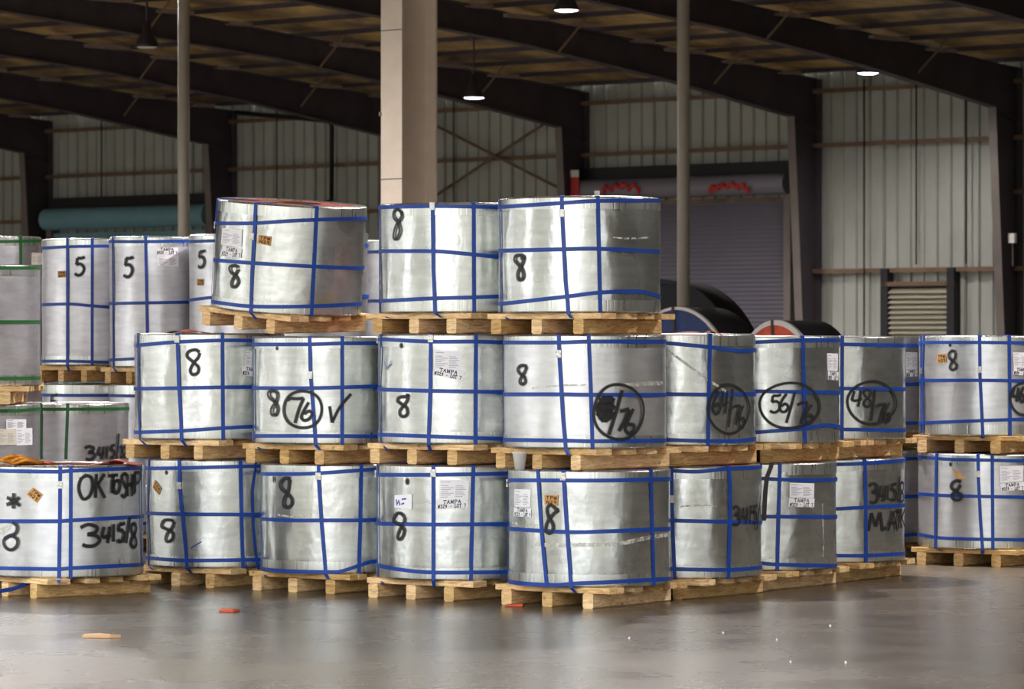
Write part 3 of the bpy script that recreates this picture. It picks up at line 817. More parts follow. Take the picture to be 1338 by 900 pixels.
    def write(s, glyphs, w=0.026, name='painted_lettering'):
        paths = []
        for (ch, x0, y0, x1, y1) in glyphs:
            for st in HAND[ch]:
                pp = [(x0+(x1-x0)*a, y0+(y1-y0)*b) for a, b in st]
                paths.append(smooth_path(pp) if len(pp) > 2 else straight_path(pp, 5))
        s.strokes(paths, w*1.25, 0.008, name, M['paint'])
    def dot(s, x, y, rx, ry, name='paint_dot'):
        v = []; f = []; uv = []
        th, z = s.hit(s.px((x,y)))
        k = VIEWS[s.view][2]; sc = k*29/F
        v.append(s.pos(th, z, 0.0045)); uv.append((.5,.5))
        for i in range(18):
            a = 2*math.pi*i/18; v.append(s.pos(th+rx*1.35*sc*math.cos(a)/s.R, z+ry*1.35*sc*math.sin(a), 0.0045)); uv.append((.5,1))
        for i in range(18): f.append((0, 1+i, 1+(i+1)%18))
        mesh(name, v, f, M['paint'], s.root, False, uv)
    def quad_pt(s, q, a, b):
        (x0,y0),(x1,y1),(x2,y2),(x3,y3) = q
        return ((x0*(1-a)+x1*a)*(1-b)+(x3*(1-a)+x2*a)*b, (y0*(1-a)+y1*a)*(1-b)+(y3*(1-a)+y2*a)*b)
    def sheet(s, q, mat, name, off=0.0025, nx=6):
        v = []; f = []
        for j in range(2):
            for i in range(nx+1):
                th, z = s.hit(s.px(s.quad_pt(q, i/float(nx), j))); v.append(s.pos(th, z, off))
        for i in range(nx): f.append((i, nx+1+i, nx+2+i, i+1))
        n = len(v)                                               # paper thickness
        for p in list(v):
            l = math.hypot(p[0],p[1]); v.append((p[0]*(l-0.0015)/l, p[1]*(l-0.0015)/l, p[2]))
        f += [(i+n, i+1+n, nx+2+i+n, nx+1+i+n) for i in range(nx)]
        f += [(i, i+1, i+1+n, i+n) for i in range(nx)] + [(nx+1+i, nx+1+i+n, nx+2+i+n, nx+2+i) for i in range(nx)]
        f += [(0, n, nx+1+n, nx+1), (nx, 2*nx+1, 2*nx+1+n, nx+n)]
        return mesh(name, v, f, mat, s.root)
    def info(s, q, mat='paper'):
        """delivery sheet with fine print (its square code left out)"""
        o = s.sheet(q, M[mat], 'paper_sheet', 0.0025); paths = []
        for i in range(7):
            b = 0.3 + 0.09*i
            for (a0, a1) in ((0.06, 0.30+0.1*((i*5)%3)), (0.55, 0.80+0.05*((i*7)%3))):
                paths.append([s.quad_pt(q, a0+(a1-a0)*t/3., b) for t in range(4)])
        paths.append([s.quad_pt(q, 0.06+0.3*t/3., 0.12) for t in range(4)])
        s.strokes(paths, 0.004, 0.0031, 'fine_print', M['grey_ink'], o); return o
    def lot(s, q, lines=('TAMPA', 'N329 - LOT 7')):
        o = s.sheet(q, M['paper'], 'lot_label', 0.0036); paths = []
        for li, t in enumerate(lines):
            n = len(t); x0, x1 = ((0.2, 0.8) if li == 0 else (0.05, 0.96)); b0, b1 = ((0.06, 0.44) if li == 0 else (0.54, 0.95))
            step = (x1-x0)/n
            for i, ch in enumerate(t):
                for st in SERIF[ch]:
                    paths.append(straight_path([s.quad_pt(q, x0+step*(i+0.1+0.8*a), b0+(b1-b0)*b) for a, b in st], 2))
        s.strokes(paths, 0.0052, 0.0043, 'lettering', M['ink'], o); return o
    def sticker(s, q, write=True):
        o = s.sheet(q, M['sticker'], 'orange_sticker', 0.0025, 3)
        o['label'] = 'small orange sticker with black marker writing'
        if not write: return o
        paths = []
        for li, t in enumerate(('TPW', 'N29')):
            for i, ch in enumerate(t):
                for st in HAND[ch]:
                    paths.append(straight_path([s.quad_pt(q, 0.12+0.27*(i+0.1+0.75*a), 0.12+0.45*li+0.33*b) for a, b in st], 2))
        s.strokes(paths, 0.0055, 0.0032, 'lettering', M['ink'], o); return o
    def tape(s, pts, w, mat='tape', name='torn_tape'):
        P = smooth_path(pts, 6); ww = [w*(0.75+0.4*random.random()) for _ in P]
        s.strokes([P], w, 0.0025, name, M[mat])

PALS = 0
def stack_item(x, y, zp, h, label, plabel, beta=BETA0, rot=(0,0,0), R=0.6, s=1.0, **kw):
    """a pallet with its coil; zp is the underside of the pallet"""
    if rot == (0,0,0):
        pr = (0, 0, math.radians(beta-90)); Mp = Matrix.Translation((x,y,zp)) @ Matrix.Rotation(pr[2],4,'Z')
        p = pallet(x, y, zp, plabel, beta, s=s); cz = (x, y, zp+0.15)
    else:
        Rm = Matrix.Rotation(rot[1],4,'Y') @ Matrix.Rotation(rot[0],4,'X')
        Mp = Matrix.Translation((x,y,zp)) @ Rm @ Matrix.Rotation(math.radians(beta-90),4,'Z')
        p = pallet(x, y, zp, plabel, beta, rot=Mp.to_euler(), s=s)
        q = Mp @ Vector((0,0,0.15)); cz = (q.x, q.y, q.z)
    c = Coil(cz[0], cz[1], cz[2], h, label, R=R, rot=rot, pal=p, **kw)
    c.palM = Mp @ Matrix.Diagonal((s, s*1.07, 1, 1))
    return c
def xl(px, d, R=0.6): return (px-669)*d/F + R
def xr(px, d, R=0.6): return (px-669)*d/F - R
BACK = 'strapped steel coils'

# =================================================================== the corner stack (three high)
d5 = 28.3
c = stack_item(xr(876,d5), d5, 0.0, 0.85, 'bottom coil of the corner stack with torn pale tape across its middle',
               'pallet on the floor under the corner coil with the torn tape', 55.4, view='C')
for b in ([(605,147),(830,148),(1000,148),(1258,142)], [(608,345),(850,358),(1000,355),(1258,345)], [(605,565),(720,582),(860,568),(1000,562),(1255,548)]): c.band(b)
c.vstrap([(725,110),(740,350),(762,585)]); c.vstrap([(828,110),(840,300),(860,570)], (880,605)); c.vstrap([(1183,105),(1195,570)])
c.vstrap([(603,150),(603,560)], (625,592)); c.seal((828,132)); c.seal((600,158), 0.03)
c.paint([[(803,270),(795,262),(778,247),(763,262),(768,295),(785,325),(785,352),(770,363),(757,348),(765,315),(785,288),(806,268)]], 0.026); c.dot(803,270,8,10)
c.info([(630,183),(697,185),(693,258),(630,255)]); c.lot([(628,257),(698,263),(698,298),(628,293)]); c.sticker([(752,207),(808,208),(805,250),(753,245)])
c.tape([(710,405),(780,412),(900,410),(1050,405),(1150,385),(1255,368)], 0.03); c.tape([(613,325),(660,330),(724,336)], 0.035)
c = stack_item(xr(870,d5), d5, 1.002, 0.832, 'middle coil of the corner stack with a scribbled-out fraction over 76 in a spray-painted ring',
               'pallet under the coil with the scribbled-out fraction, above the foam cup', 49.5, view='B', mat='frost')
for b in ([(618,122),(850,122),(980,118),(1300,118)], [(618,343),(860,343),(985,345),(1305,345)], [(618,537),(870,540),(1000,543),(1300,540)]): c.band(b)
c.vstrap([(850,88),(852,180),(868,450),(880,580)], (895,612)); c.vstrap([(976,88),(985,300),(993,580)]); c.vstrap([(607,100),(614,560)], (650,603)); c.seal((849,170))
c.paint([[(712,222),(690,220),(676,235),(683,252),(703,270),(708,290),(695,300),(684,290),(690,270),(705,248),(713,224)]])
c.circle(1103,418,106,118); c.paint([[(1118,325),(1092,420),(1062,515)]], 0.03); c.paint([[(1108,415),(1125,412),(1147,405)],[(1147,405),(1125,460),(1104,500)],[(1165,405),(1142,455),(1130,490),(1145,510),(1163,500),(1167,475),(1140,470)]], 0.03)
c.paint([[(1020,370),(1075,365),(1025,400),(1080,395),(1020,430),(1078,430),(1030,445),(1075,365),(1015,395),(1050,450),(1070,380),(1030,360)]], 0.05)
c.tape([(1090,312),(1180,300),(1290,295)], 0.03); c.tape([(735,318),(860,305),(965,303)], 0.014)
c = stack_item(xr(863,d5), d5, 1.988, 0.85, 'top coil of the corner stack, tallest and rightmost of the three high coils', 'pallet carrying the top coil of the corner stack', 55, view='A')
for b in ([(600,132),(860,115),(1010,106),(1285,104)], [(600,318),(870,312),(1020,310),(1290,323)], [(605,545),(870,515),(1020,497),(1180,492),(1250,505),(1292,520)]): c.band(b)
c.vstrap([(862,80),(863,150),(878,450),(890,570)], (905,605)); c.vstrap([(1015,70),(1022,400),(1026,570)]); c.vstrap([(600,120),(605,560)], (638,612)); c.seal((862,158)); c.seal((1010,72),0.04,0.03)
c.paint([[(703,347),(690,338),(668,340),(662,358),(675,375),(692,395),(699,425),(690,442),(677,438),(675,415),(685,390),(697,367),(701,345)]]); c.dot(692,350,8,8)
c.tape([(1080,262),(1150,266),(1230,262)], 0.012)

# =================================================================== stacks along the left face
d4 = 29.1
c = stack_item(xl(492,d4), d4, 0.0, 0.86, 'bottom coil left of the corner with a violet note beside a large lot label', 'pallet on the floor under the coil with the violet note', 54, view='C')
for b in ([(80,125),(300,125),(600,120)], [(60,323),(300,327),(600,325)], [(60,490),(150,508),(300,522),(600,520)]): c.band(b)
c.vstrap([(300,98),(300,540)], (305,580)); c.vstrap([(462,97),(452,548)]); c.vstrap([(76,95),(73,300),(76,520)], (98,567)); c.seal((300,118)); c.seal((68,120),0.03)
c.paint([[(182,297),(168,282),(150,285),(138,312),(158,325),(180,345),(178,370),(165,388),(155,378),(163,350),(180,320),(184,298)]]); c.dot(193,152,9,14)
c.info([(325,143),(445,148),(440,225),(322,230)]); c.lot([(315,228),(438,222),(438,258),(310,265)])
o = c.sheet([(143,208),(213,203),(212,265),(142,258)], M['paper'], 'violet_note'); c.strokes([straight_path([(150,225),(152,250),(160,228),(165,250)],2), straight_path([(172,225),(190,222)],2), straight_path([(170,245),(182,240)],2)], 0.012, 0.0032, 'scribble', M['blue_ink'], o)
c = stack_item(xl(494,d4), d4, 1.015, 0.825, 'middle coil with a big tilted lot label, under the high coil behind the beige column', 'pallet under the middle coil with the tilted lot label', 54, view='B')
for b in ([(95,108),(300,118),(495,118),(605,122)], [(75,322),(300,328),(610,333)], [(90,515),(300,522),(605,533)]): c.band(b)
c.vstrap([(304,90),(302,300),(295,530)], (303,585)); c.vstrap([(496,85),(494,555)]); c.vstrap([(92,100),(86,300),(92,550)], (120,582)); c.seal((304,105)); c.seal((80,110),0.03)
c.paint([[(205,340),(200,352),(172,355),(162,370),(180,385),(200,400),(204,425),(190,438),(175,432),(172,415),(185,395),(203,370),(207,345)]]); c.dot(178,135,10,11)
c.info([(318,153),(437,160),(432,242),(314,240)]); c.lot([(315,225),(446,245),(437,285),(312,258)])
c.strokes([straight_path([(105,200),(120,240),(135,200)],2), straight_path([(110,235),(135,215)],2)], 0.006, 0.0045, 'blue_scribble', M['blue_ink'])
c = stack_item(xl(495,d4), d4, 1.995, 0.825, 'top coil standing in front of the beige column', 'pallet carrying the top coil in front of the beige column', 54, view='A')
for b in ([(88,133),(300,128),(480,130),(590,133)], [(88,320),(300,320),(400,326),(590,345)], [(88,533),(300,522),(480,517),(595,513)]): c.band(b)
c.vstrap([(311,98),(312,150),(315,400),(322,560)], (350,602)); c.vstrap([(486,95),(488,575)]); c.vstrap([(86,130),(88,570)], (125,605)); c.seal((311,128))
c.paint([[(184,160),(165,143),(149,150),(147,175),(165,200),(173,235),(158,268),(147,262),(150,235),(160,205),(178,178),(183,158)]]); c.dot(178,158,8,8)

d3 = 29.95
c = stack_item(xl(341,d3), d3, 0.0, 0.84, 'bottom coil with an 8 high up beside a paint smudge and a sagging lower strap', 'pallet on the floor under the coil with the sagging lower strap', 54, view='F')
for b in ([(662,160),(850,160),(980,155),(1190,140),(1260,135)], [(662,400),(820,408),(980,408),(1190,408),(1255,405)], [(670,680),(900,690),(1050,688),(1180,650),(1245,628)]): c.band(b)
c.vstrap([(967,118),(968,190),(985,450),(1005,680)], (1020,722)); c.vstrap([(1195,105),(1190,400),(1182,685)]); c.vstrap([(658,120),(656,300),(663,660)], (690,708)); c.seal((966,172))
c.paint([[(812,183),(785,183),(763,210),(770,240),(800,265),(824,295),(822,325),(800,340),(781,325),(785,290),(805,250),(813,190)]]); c.dot(728,188,9,20); c.dot(808,190,9,12)
c.tape([(750,378),(830,388),(930,380)], 0.012)
c = stack_item(xl(330,d3), d3, 0.992, 0.832, 'middle coil with a ringed 76 and a tick mark', 'pallet under the coil with the ringed 76 and tick', 54, view='E')
for b in ([(680,118),(960,117),(1130,112),(1305,112)], [(680,342),(980,342),(1290,333)], [(680,588),(985,588),(1290,590)]): c.band(b)
c.vstrap([(963,75),(967,260),(985,500),(993,610)], (1018,662)); c.vstrap([(1130,65),(1130,625)]); c.vstrap([(674,80),(678,600)], (715,660)); c.seal((965,275))
c.paint([[(795,366),(775,355),(753,365),(757,390),(785,415),(800,450),(790,478),(770,478),(768,450),(785,420),(798,390),(796,362)]])
c.circle(928,452,100,97); c.paint([[(850,408),(862,396),(900,397),(932,394)],[(932,394),(908,450),(887,522)],[(958,415),(935,455),(920,490),(935,508),(960,500),(976,475),(960,460),(935,475)]])
c.paint([[(1065,435),(1078,520)],[(1078,520),(1115,445),(1175,372)]]); c.dot(795,138,8,10)

d2 = 30.68
c = stack_item(xl(191,d2), d2, 0.0, 0.855, 'bottom coil with an orange diamond sticker, right of the OK TO SHIP coil', 'pallet on the floor just right of the OK TO SHIP pallet', 54, view='F')
for b in ([(50,130),(230,128),(550,120),(640,118)], [(55,370),(240,375),(640,377)], [(50,608),(260,622),(640,618)]): c.band(b)
c.vstrap([(223,95),(225,230),(240,380),(265,640)], (292,690)); c.vstrap([(549,88),(555,400),(562,650)]); c.vstrap([(62,95),(56,300),(60,620)], (85,672)); c.vstrap([(632,110),(612,250),(618,450),(638,640)], w=0.02); c.seal((223,222)); c.seal((50,240),0.03)
c.paint([[(192,412),(170,405),(140,410),(128,440),(155,455),(187,475),(187,505),(165,522),(151,512),(158,480),(185,445),(196,415)]]); c.dot(153,152,9,13)
c.sticker([(92,192),(127,238),(113,272),(80,232)])
c.strokes([straight_path([(285,555),(300,545),(340,522)],2)], 0.008, 0.0045, 'blue_scribble', M['blue_ink'])
c = stack_item(xl(176,d2), d2, 1.008, 0.842, 'middle coil at the left end of the block with an 8 near its upper strap', 'pallet under the middle coil at the left end of the block', 54, view='E')
for b in ([(80,122),(285,105),(510,97),(660,98)], [(70,346),(300,342),(510,338),(660,337)], [(70,570),(300,562),(515,548),(660,540)]): c.band(b)
c.vstrap([(283,75),(290,300),(305,560)], (330,640)); c.vstrap([(514,65),(518,605)]); c.vstrap([(82,80),(84,400),(92,590)], (125,640)); c.seal((283,90)); c.seal((72,122),0.03)
c.paint([[(396,158),(375,145),(340,155),(333,180),(360,205),(391,235),(386,265),(360,272),(349,250),(365,215),(390,185),(397,160)]])
c.info([(632,150),(690,155),(688,238),(630,232)]); c.lot([(613,228),(720,240),(720,288),(612,275)])

# the tilted coil lying across the two middle coils
dT = 30.45
rotT = (math.radians(4.3), math.radians(3.3), 0)
c = stack_item((373-669)*dT/F, dT, 2.035, 0.86, 'tilted top coil leaning to one side on the left of the high row', 'tilted pallet under the leaning top coil', 50, rot=rotT, view='D', R=0.595)
for b in ([(460,203),(670,203),(850,192),(1000,185),(1225,178)], [(445,390),(660,407),(980,425),(1210,435)], [(440,603),(660,630),(970,630),(1195,620)]): c.band(b)
c.vstrap([(685,140),(680,230),(668,450),(662,640)], (690,720)); c.vstrap([(998,155),(985,430),(970,705)]); c.vstrap([(490,125),(470,300),(458,600)], (475,700)); c.vstrap([(475,130),(448,640)]); c.seal((668,270)); c.seal((476,212),0.03)
c.paint([[(597,430),(575,420),(553,430),(560,455),(585,475),(597,505),(580,530),(563,525),(564,500),(580,470),(597,440)]])
c.info([(515,228),(617,235),(612,325),(508,312)]); c.lot([(518,318),(615,335),(610,382),(505,370)]); c.sticker([(702,263),(768,272),(762,320),(695,305)])

# the single coil in front on the left
dO = 29.4
xO = xr(187, dO)
c = stack_item(xO, dO, 0.0, 0.845, 'low single coil with OK TO SHIP and 3415/8 sprayed on it', 'pallet under the OK TO SHIP coil with a loose blue strap', 41, view='G', mat='frost')
for b in ([(-60,135),(0,143),(320,148),(380,143),(750,128)], [(-60,408),(0,412),(320,412),(380,408),(750,388)], [(-60,655),(0,663),(320,668),(385,663),(750,645)]): c.band(b)
c.vstrap([(322,105),(320,400),(316,690)], (316,742)); c.vstrap([(379,105),(377,705)]); c.seal((320,218)); c.seal((758,135),0.03); c.vstrap([(752,110),(756,640)])
c.write([('O',420,165,495,292),('K',505,160,562,288),('T',578,165,628,262),('O',606,192,640,262),('S',645,158,682,282),('H',676,160,706,280),('I',708,165,716,270),('P',716,150,746,262)], 0.028)
c.write([('3',430,430,532,545),('4',543,440,592,530),('1',598,428,612,522),('5',622,422,666,522),('/',668,415,694,515),('8',690,425,732,552)], 0.030)
c.paint([[(75,262),(73,300),(72,345)],[(40,285),(75,305),(108,330)],[(105,285),(75,305),(38,325)]], 0.03, 'painted_star')
c.paint([[(68,418),(92,440),(85,475),(50,492),(22,515),(30,550),(60,566),(90,545),(93,510),(60,490),(25,505)]])
c.sticker([(178,232),(230,270),(198,315),(142,268)])
c.tape([(-20,480),(20,455),(60,438)], 0.05); c.tape([(500,190),(620,186),(745,182)], 0.008)
c.tape([(545,628),(580,622),(605,630)], 0.03, 'ring', 'dented_patch'); c.tape([(640,625),(680,632),(722,622)], 0.03, 'ring', 'dented_patch')

# =================================================================== stacks receding on the right face
dr1, dr2, dr3, dr5 = 29.3, 30.33, 31.42, 33.45
c = stack_item(xr(995,dr1), dr1, 0.0, 0.845, 'bottom coil right of the corner with 3415 sprayed at its edge', 'pallet on the floor just right of the corner pallet', 51.4, view='J')
for b in ([(70,175),(200,180),(350,165),(525,145)], [(70,430),(365,437),(525,440)], [(65,678),(360,682),(525,670)]): c.band(b)
c.vstrap([(357,135),(368,250),(366,450),(358,722)]); c.vstrap([(67,155),(72,430),(85,720)]); c.seal((67,320))
c.write([('3',378,358,415,452),('4',424,362,455,448),('1',460,352,470,448),('5',478,352,502,445),('/',497,335,520,460),], 0.024)
c.tape([(115,358),(220,352),(300,355)], 0.012)
c = stack_item(xr(987,dr1), dr1, 0.998, 0.845, 'middle coil with a ringed 64/76 and a diagonal scratch', 'pallet under the scratched coil with the ringed 64/76', 52, view='H')
for b in ([(45,163),(280,185),(450,207),(540,203)], [(0,448),(280,452),(540,448)], [(0,703),(280,712),(450,710),(540,700)]): c.band(b)
c.vstrap([(290,110),(285,400),(278,728)])
c.circle(392,533,112,135,0.022); c.write([('6',298,432,350,560),('4',352,430,388,558),('/',388,458,418,612),('7',415,512,458,622),('6',445,512,484,638)], 0.021)
c.tape([(50,200),(150,275),(280,370),(380,435)], 0.02)
c = stack_item(xr(1093,dr2), dr2, 0.0, 0.84, 'bottom coil with a single lot label in its middle and a dark loose strap', 'pallet on the floor second behind the corner pallet', 55, view='J')
for b in ([(530,215),(620,220),(780,224),(905,222)], [(530,410),(910,412)], [(530,648),(620,655),(905,662)]): c.band(b)
c.vstrap([(622,140),(615,400),(608,680)]); c.vstrap([(580,145),(555,210),(546,300),(540,430)], mat=M['dark_strap'], off=0.012, w=0.036)
c.info([(672,237),(797,240),(795,315),(672,312)]); c.lot([(668,315),(798,317),(795,362),(665,360)])
c.tape([(838,345),(842,470),(843,612)], 0.012)
c = stack_item(xr(1097,dr2), dr2, 0.992, 0.838, 'middle coil with a wide ringed 56/76 and a lot label at its edge', 'pallet under the ringed 56/76 coil that has a lot label at its edge', 55, view='H')
for b in ([(550,158),(810,148),(1010,148)], [(545,433),(815,437),(1010,442)], [(550,663),(810,642),(930,622),(1010,632)]): c.band(b)
c.vstrap([(808,112),(815,400),(822,715)])
c.circle(735,513,168,127,0.022); c.write([('5',622,452,690,552),('6',672,448,735,548),('/',712,470,770,592),('7',778,495,838,615),('6',815,508,872,612)], 0.022)
c.info([(945,220),(1005,222),(1003,320),(948,318)]); c.lot([(948,320),(1008,325),(1005,372),(950,368)])
c = stack_item(xr(1182,dr3), dr3, 0.0, 0.84, 'bottom coil sprayed 3415/8 over M. ATK', 'pallet on the floor farthest along the receding side', 58, view='K')
for b in ([(55,175),(190,170),(380,155)], [(52,393),(190,385),(380,375)], [(50,622),(200,622),(380,612)]): c.band(b)
c.vstrap([(187,145),(192,400),(193,648)])
c.write([('3',208,268,252,362),('4',258,278,290,358),('1',292,278,302,350),('5',312,268,340,350),('/',340,255,358,345),('8',352,262,378,358)], 0.024)
c.write([('M',205,408,275,502),('A',300,405,345,500),('T',338,400,365,490),('K',358,395,381,485)], 0.026)
c.dot(286,487,8,9)
c = stack_item(xr(1183,dr3), dr3, 0.992, 0.838, 'last middle coil of the receding side, with a ringed 48/76', 'pallet under the last receding middle coil, ringed 48/76', 58, view='I')
for b in ([(80,170),(435,177)], [(95,418),(440,422)], [(90,647),(440,652)]): c.band(b)
c.vstrap([(88,112),(86,690)])
c.circle(252,497,133,118,0.022); c.write([('4',142,430,200,520),('8',195,425,258,520),('/',245,455,275,580),('7',278,505,330,600),('6',315,498,360,605)], 0.022)
# separate stack behind the gap on the right
c = stack_item(xl(1200,dr5), dr5, 0.0, 0.82, 'far bottom coil with a torn orange triangle and a lot label, beyond the gap', 'pallet on the floor under the far coil with the orange triangle', 57, view='K', mat='frost')
for b in ([(470,140),(600,150),(740,153),(968,158)], [(458,320),(600,328),(968,336)], [(465,520),(600,538),(968,545)]): c.band(b)
c.vstrap([(743,118),(745,250),(755,450),(765,590)], (765,612)); c.vstrap([(812,115),(815,580)]); c.vstrap([(540,115),(535,400),(535,560)], (565,600)); c.seal((743,222))
c.paint([[(660,262),(640,255),(617,268),(614,290),(640,310),(664,330),(650,348),(625,346),(616,325),(640,300),(659,275)]], 0.032); c.dot(608,175,8,12)
c.sticker([(612,195),(640,210),(682,240),(648,248)], False); c.info([(848,185),(965,180),(963,258),(852,265)]); c.lot([(852,270),(968,260),(968,300),(855,305)])
c = stack_item(xl(1201,dr5), dr5, 0.975, 0.865, 'far upper coil with a square orange sticker beside its 8, beyond the gap', 'pallet under the far upper coil with the square sticker', 57, view='I', mat='frost')
for b in ([(525,160),(850,160),(1106,163)], [(525,373),(860,372),(1106,375)], [(510,612),(860,598),(1106,590)]): c.band(b)
c.vstrap([(857,120),(860,350),(875,660)], (875,692)); c.vstrap([(1023,118),(1028,655)]); c.vstrap([(547,122),(540,300),(545,655)], (575,690)); c.vstrap([(530,140),(532,640)]); c.seal((857,312)); c.seal((537,318))
c.paint([[(724,215),(705,207),(687,225),(692,250),(718,272),(730,295),(712,314),(694,305),(698,280),(720,248),(725,218)]]); c.dot(692,175,10,11)
c.sticker([(618,227),(668,222),(672,272),(622,277)]); c.info([(1043,215),(1130,217),(1130,300),(1048,300)]); c.lot([(1048,300),(1140,305),(1140,348),(1043,340)])
c.circle(1118,475,92,93,0.024); c.write([('4',1040,412,1080,492),('6',1078,408,1112,490)], 0.03)
# second row at that gap
XA, DA = xr(1207, 34.25), 34.25
for lv, (zp, h, lab, pl) in enumerate(((0.0, 0.83, 'bottom coil mostly hidden in the gap before the far stack', 'pallet on the floor in the gap before the far stack'),
                                       (0.985, 0.85, 'upper coil with a lot label mostly hidden in the gap before the far stack', 'pallet under the upper coil in the gap before the far stack'))):
    c = stack_item(XA, DA, zp, h, lab, pl, 57, mat='dull', view='I')
    for zz in (0.08, 0.42, 0.76): c.band_z([-3.0,-0.1], [zz*h/0.84]*2)
    if lv == 1: c.info([(443,215),(508,215),(508,310),(443,310)]); c.lot([(443,312),(508,312),(508,350),(443,350)])

# =================================================================== taller coils at the back on the left
def tall(px_l, d, z_top, z_bot, R, label, plabel, lower=None, strap='blue', view='L', mat='dull'):
    return stack_item(xl(px_l, d, R), d, z_bot-0.15, z_top-z_bot, label, plabel, 54, R=R, s=R/0.6, mat=mat, strap=strap, view=view)
def zat(py, d): return CAMZ - (py-450)*d/F
RT = 0.475
c1 = tall(55, 36.7, zat(311,36.2), zat(478,36.2), RT, 'tall narrow coil marked 5 with an orange sticker to its left, behind the green-strapped coil', 'pallet under the tall coil beside the green-strapped coil')
for b in ([(180,270),(300,264),(450,262)], [(180,508),(290,505),(380,512),(452,518)], [(180,745),(300,745),(452,750)]): c1.band(b)
c1.vstrap([(284,230),(284,765)], (292,785)); c1.vstrap([(388,230),(387,765)])
c1.write([('5',312,308,358,385)], 0.032); c1.sticker([(243,367),(275,365),(277,393),(243,395)])
c2 = tall(143, 36.0, zat(308,35.5), zat(480,35.5), RT, 'tall narrow coil marked 5 with a TAMPA label, in front of the thin pipe post', 'pallet under the tall coil with the TAMPA label')
for b in ([(465,243),(620,243),(800,240)], [(465,503),(620,500),(800,497)], [(465,740),(620,733),(800,733)]): c2.band(b)
c2.vstrap([(475,225),(478,765)], (490,790)); c2.vstrap([(612,222),(622,760)])
c2.write([('5',518,308,560,392)], 0.032); c2.info([(662,297),(750,300),(750,348),(662,345)]); c2.lot([(655,268),(748,268),(748,298),(655,296)])
c3 = tall(247, 35.3, zat(305,34.8), zat(480,34.8), RT, 'tall narrow coil marked 5 half hidden behind the tilted coil', 'pallet under the tall coil half hidden behind the tilted one')
for b in ([(800,243),(880,240)], [(800,488),(880,478)], [(800,730),(880,725)]): c3.band(b)
c3.write([('5',832,280,862,352)], 0.03); c3.sticker([(828,400),(855,400),(855,427),(828,427)])
for (px, d, lab, pl, five) in ((55, 36.7, 'low coil under the tall coil with the orange sticker, marked 5', 'floor pallet below the tall coil with the orange sticker', True),
                               (143, 36.0, 'low coil under the tall coil with the TAMPA label', 'floor pallet below the tall coil with the TAMPA label', False),
                               (247, 35.3, 'low coil under the tall coil half hidden by the tilted one', 'floor pallet below the tall coil half hidden by the tilted one', False)):
    zt = zat(480, d-0.5) - 0.155
    c = tall(px, d, zt, 0.15, RT, lab, pl, view='M')
    for zz in (0.1, 0.72, zt-0.15-0.11): c.band_z([-3.0,-0.1], [zz]*2)
    if five: c.write([('5',325,425,378,545)], 0.03)
# two tall coils seen in the slot beside the tilted coil
for (edge, left, d, ztp, lab, pl) in ((481, False, 33.2, 303, 'tall dull coil seen as a narrow strip right beside the tilted coil', 'pallet under the strip of tall coil beside the tilted coil'),
                                      (476, True, 34.6, 313, 'tall dull coil with a pale top edge in the slot before the beige column', 'pallet under the tall coil in the slot before the beige column')):
    x = xl(edge, d, RT) if left else xr(edge, d, RT)
    zt = zat(ztp, d-0.3); zb = zt - 1.15
    c = stack_item(x, d, zb-0.15, zt-zb, lab, pl, 54, R=RT, s=RT/0.6, mat='dull')
    for zz in (0.12, 0.6, 1.04): c.band_z([-3.0,-0.1], [zz]*2)
    c = stack_item(x, d, 0.0, zb-0.305, 'lower coil hidden under the ' + lab[:lab.index(' coil')+5] + (' in the slot' if left else ' of the strip'), 'floor pallet under the ' + ('slot' if left else 'strip') + ' stack of tall coils', 54, R=RT, s=RT/0.6, mat='dull')
# green-strapped stack at the left edge
dG = 33.0; RG = 0.58
xG = xr(52, dG, RG); zl = zat(528, dG-0.5)
c = stack_item(xG, dG, 0.0, zl-0.15, 'lower green-strapped coil with three papers stuck on it at the left edge', 'floor pallet under the lower green-strapped coil at the left edge', 90, R=RG, s=0.95, mat='dull', strap='green', view='M')
c.band([(0,533),(120,532),(245,522)]); c.band_z([-3.0,-0.1],[0.6]*2); c.band_z([-3.0,-0.1],[0.12]*2); c.vstrap([(-60,490),(-60,800)])
c.info([(40,590),(170,588),(170,650),(40,652)]); c.info([(105,650),(210,645),(210,755),(107,760)]); c.info([(-20,652),(105,650),(105,755),(-20,757)], 'cream_paper')
c = stack_item(xG, dG, zl, zat(345,dG-0.5)-zl-0.15, 'upper green-strapped coil at the left edge of the picture', 'pale pallet seen side on under the upper green-strapped coil', 90, R=RG, s=1.05, mat='dull', strap='green', view='L')
for b in ([(0,353),(155,353)], [(0,580),(155,580)], [(0,818),(155,816)]): c.band(b)
c = stack_item(xr(168,34.7,0.55), 34.7, 0.0, zat(527,34.2)-0.15, 'low green-strapped coil sprayed 3415/32 behind the OK TO SHIP coil', 'floor pallet under the 3415/32 coil', 54, R=0.55, s=0.9, mat='dull', strap='green', view='M')
c.band([(262,523),(450,523),(830,520)]); c.band_z([-3.0,-0.1],[0.5]*2); c.vstrap([(443,490),(430,850)]); c.vstrap([(266,490),(266,850)])
c.write([('3',552,765,620,850),('4',640,765,680,850),('1',690,762,704,845),('5',715,755,748,840),('/',755,715,775,850),('3',778,765,800,840),('2',800,768,820,840)], 0.03)
dK = 38.2
c = stack_item(xr(54,dK,0.5), dK, 0.0, 1.35, 'floor coil below the tall green-strapped coil at the far left', 'floor pallet at the far left behind the green-strapped stack', 54, R=0.5, s=0.8, mat='dull', strap='green')
c = stack_item(xr(54,dK,0.5), dK, 1.5, zat(308,dK-0.5)-1.65, 'tall green-strapped coil rising behind the upper one at the left edge', 'pallet under the tall green-strapped coil at the left edge', 54, R=0.5, s=0.8, mat='dull', strap='green', view='L')
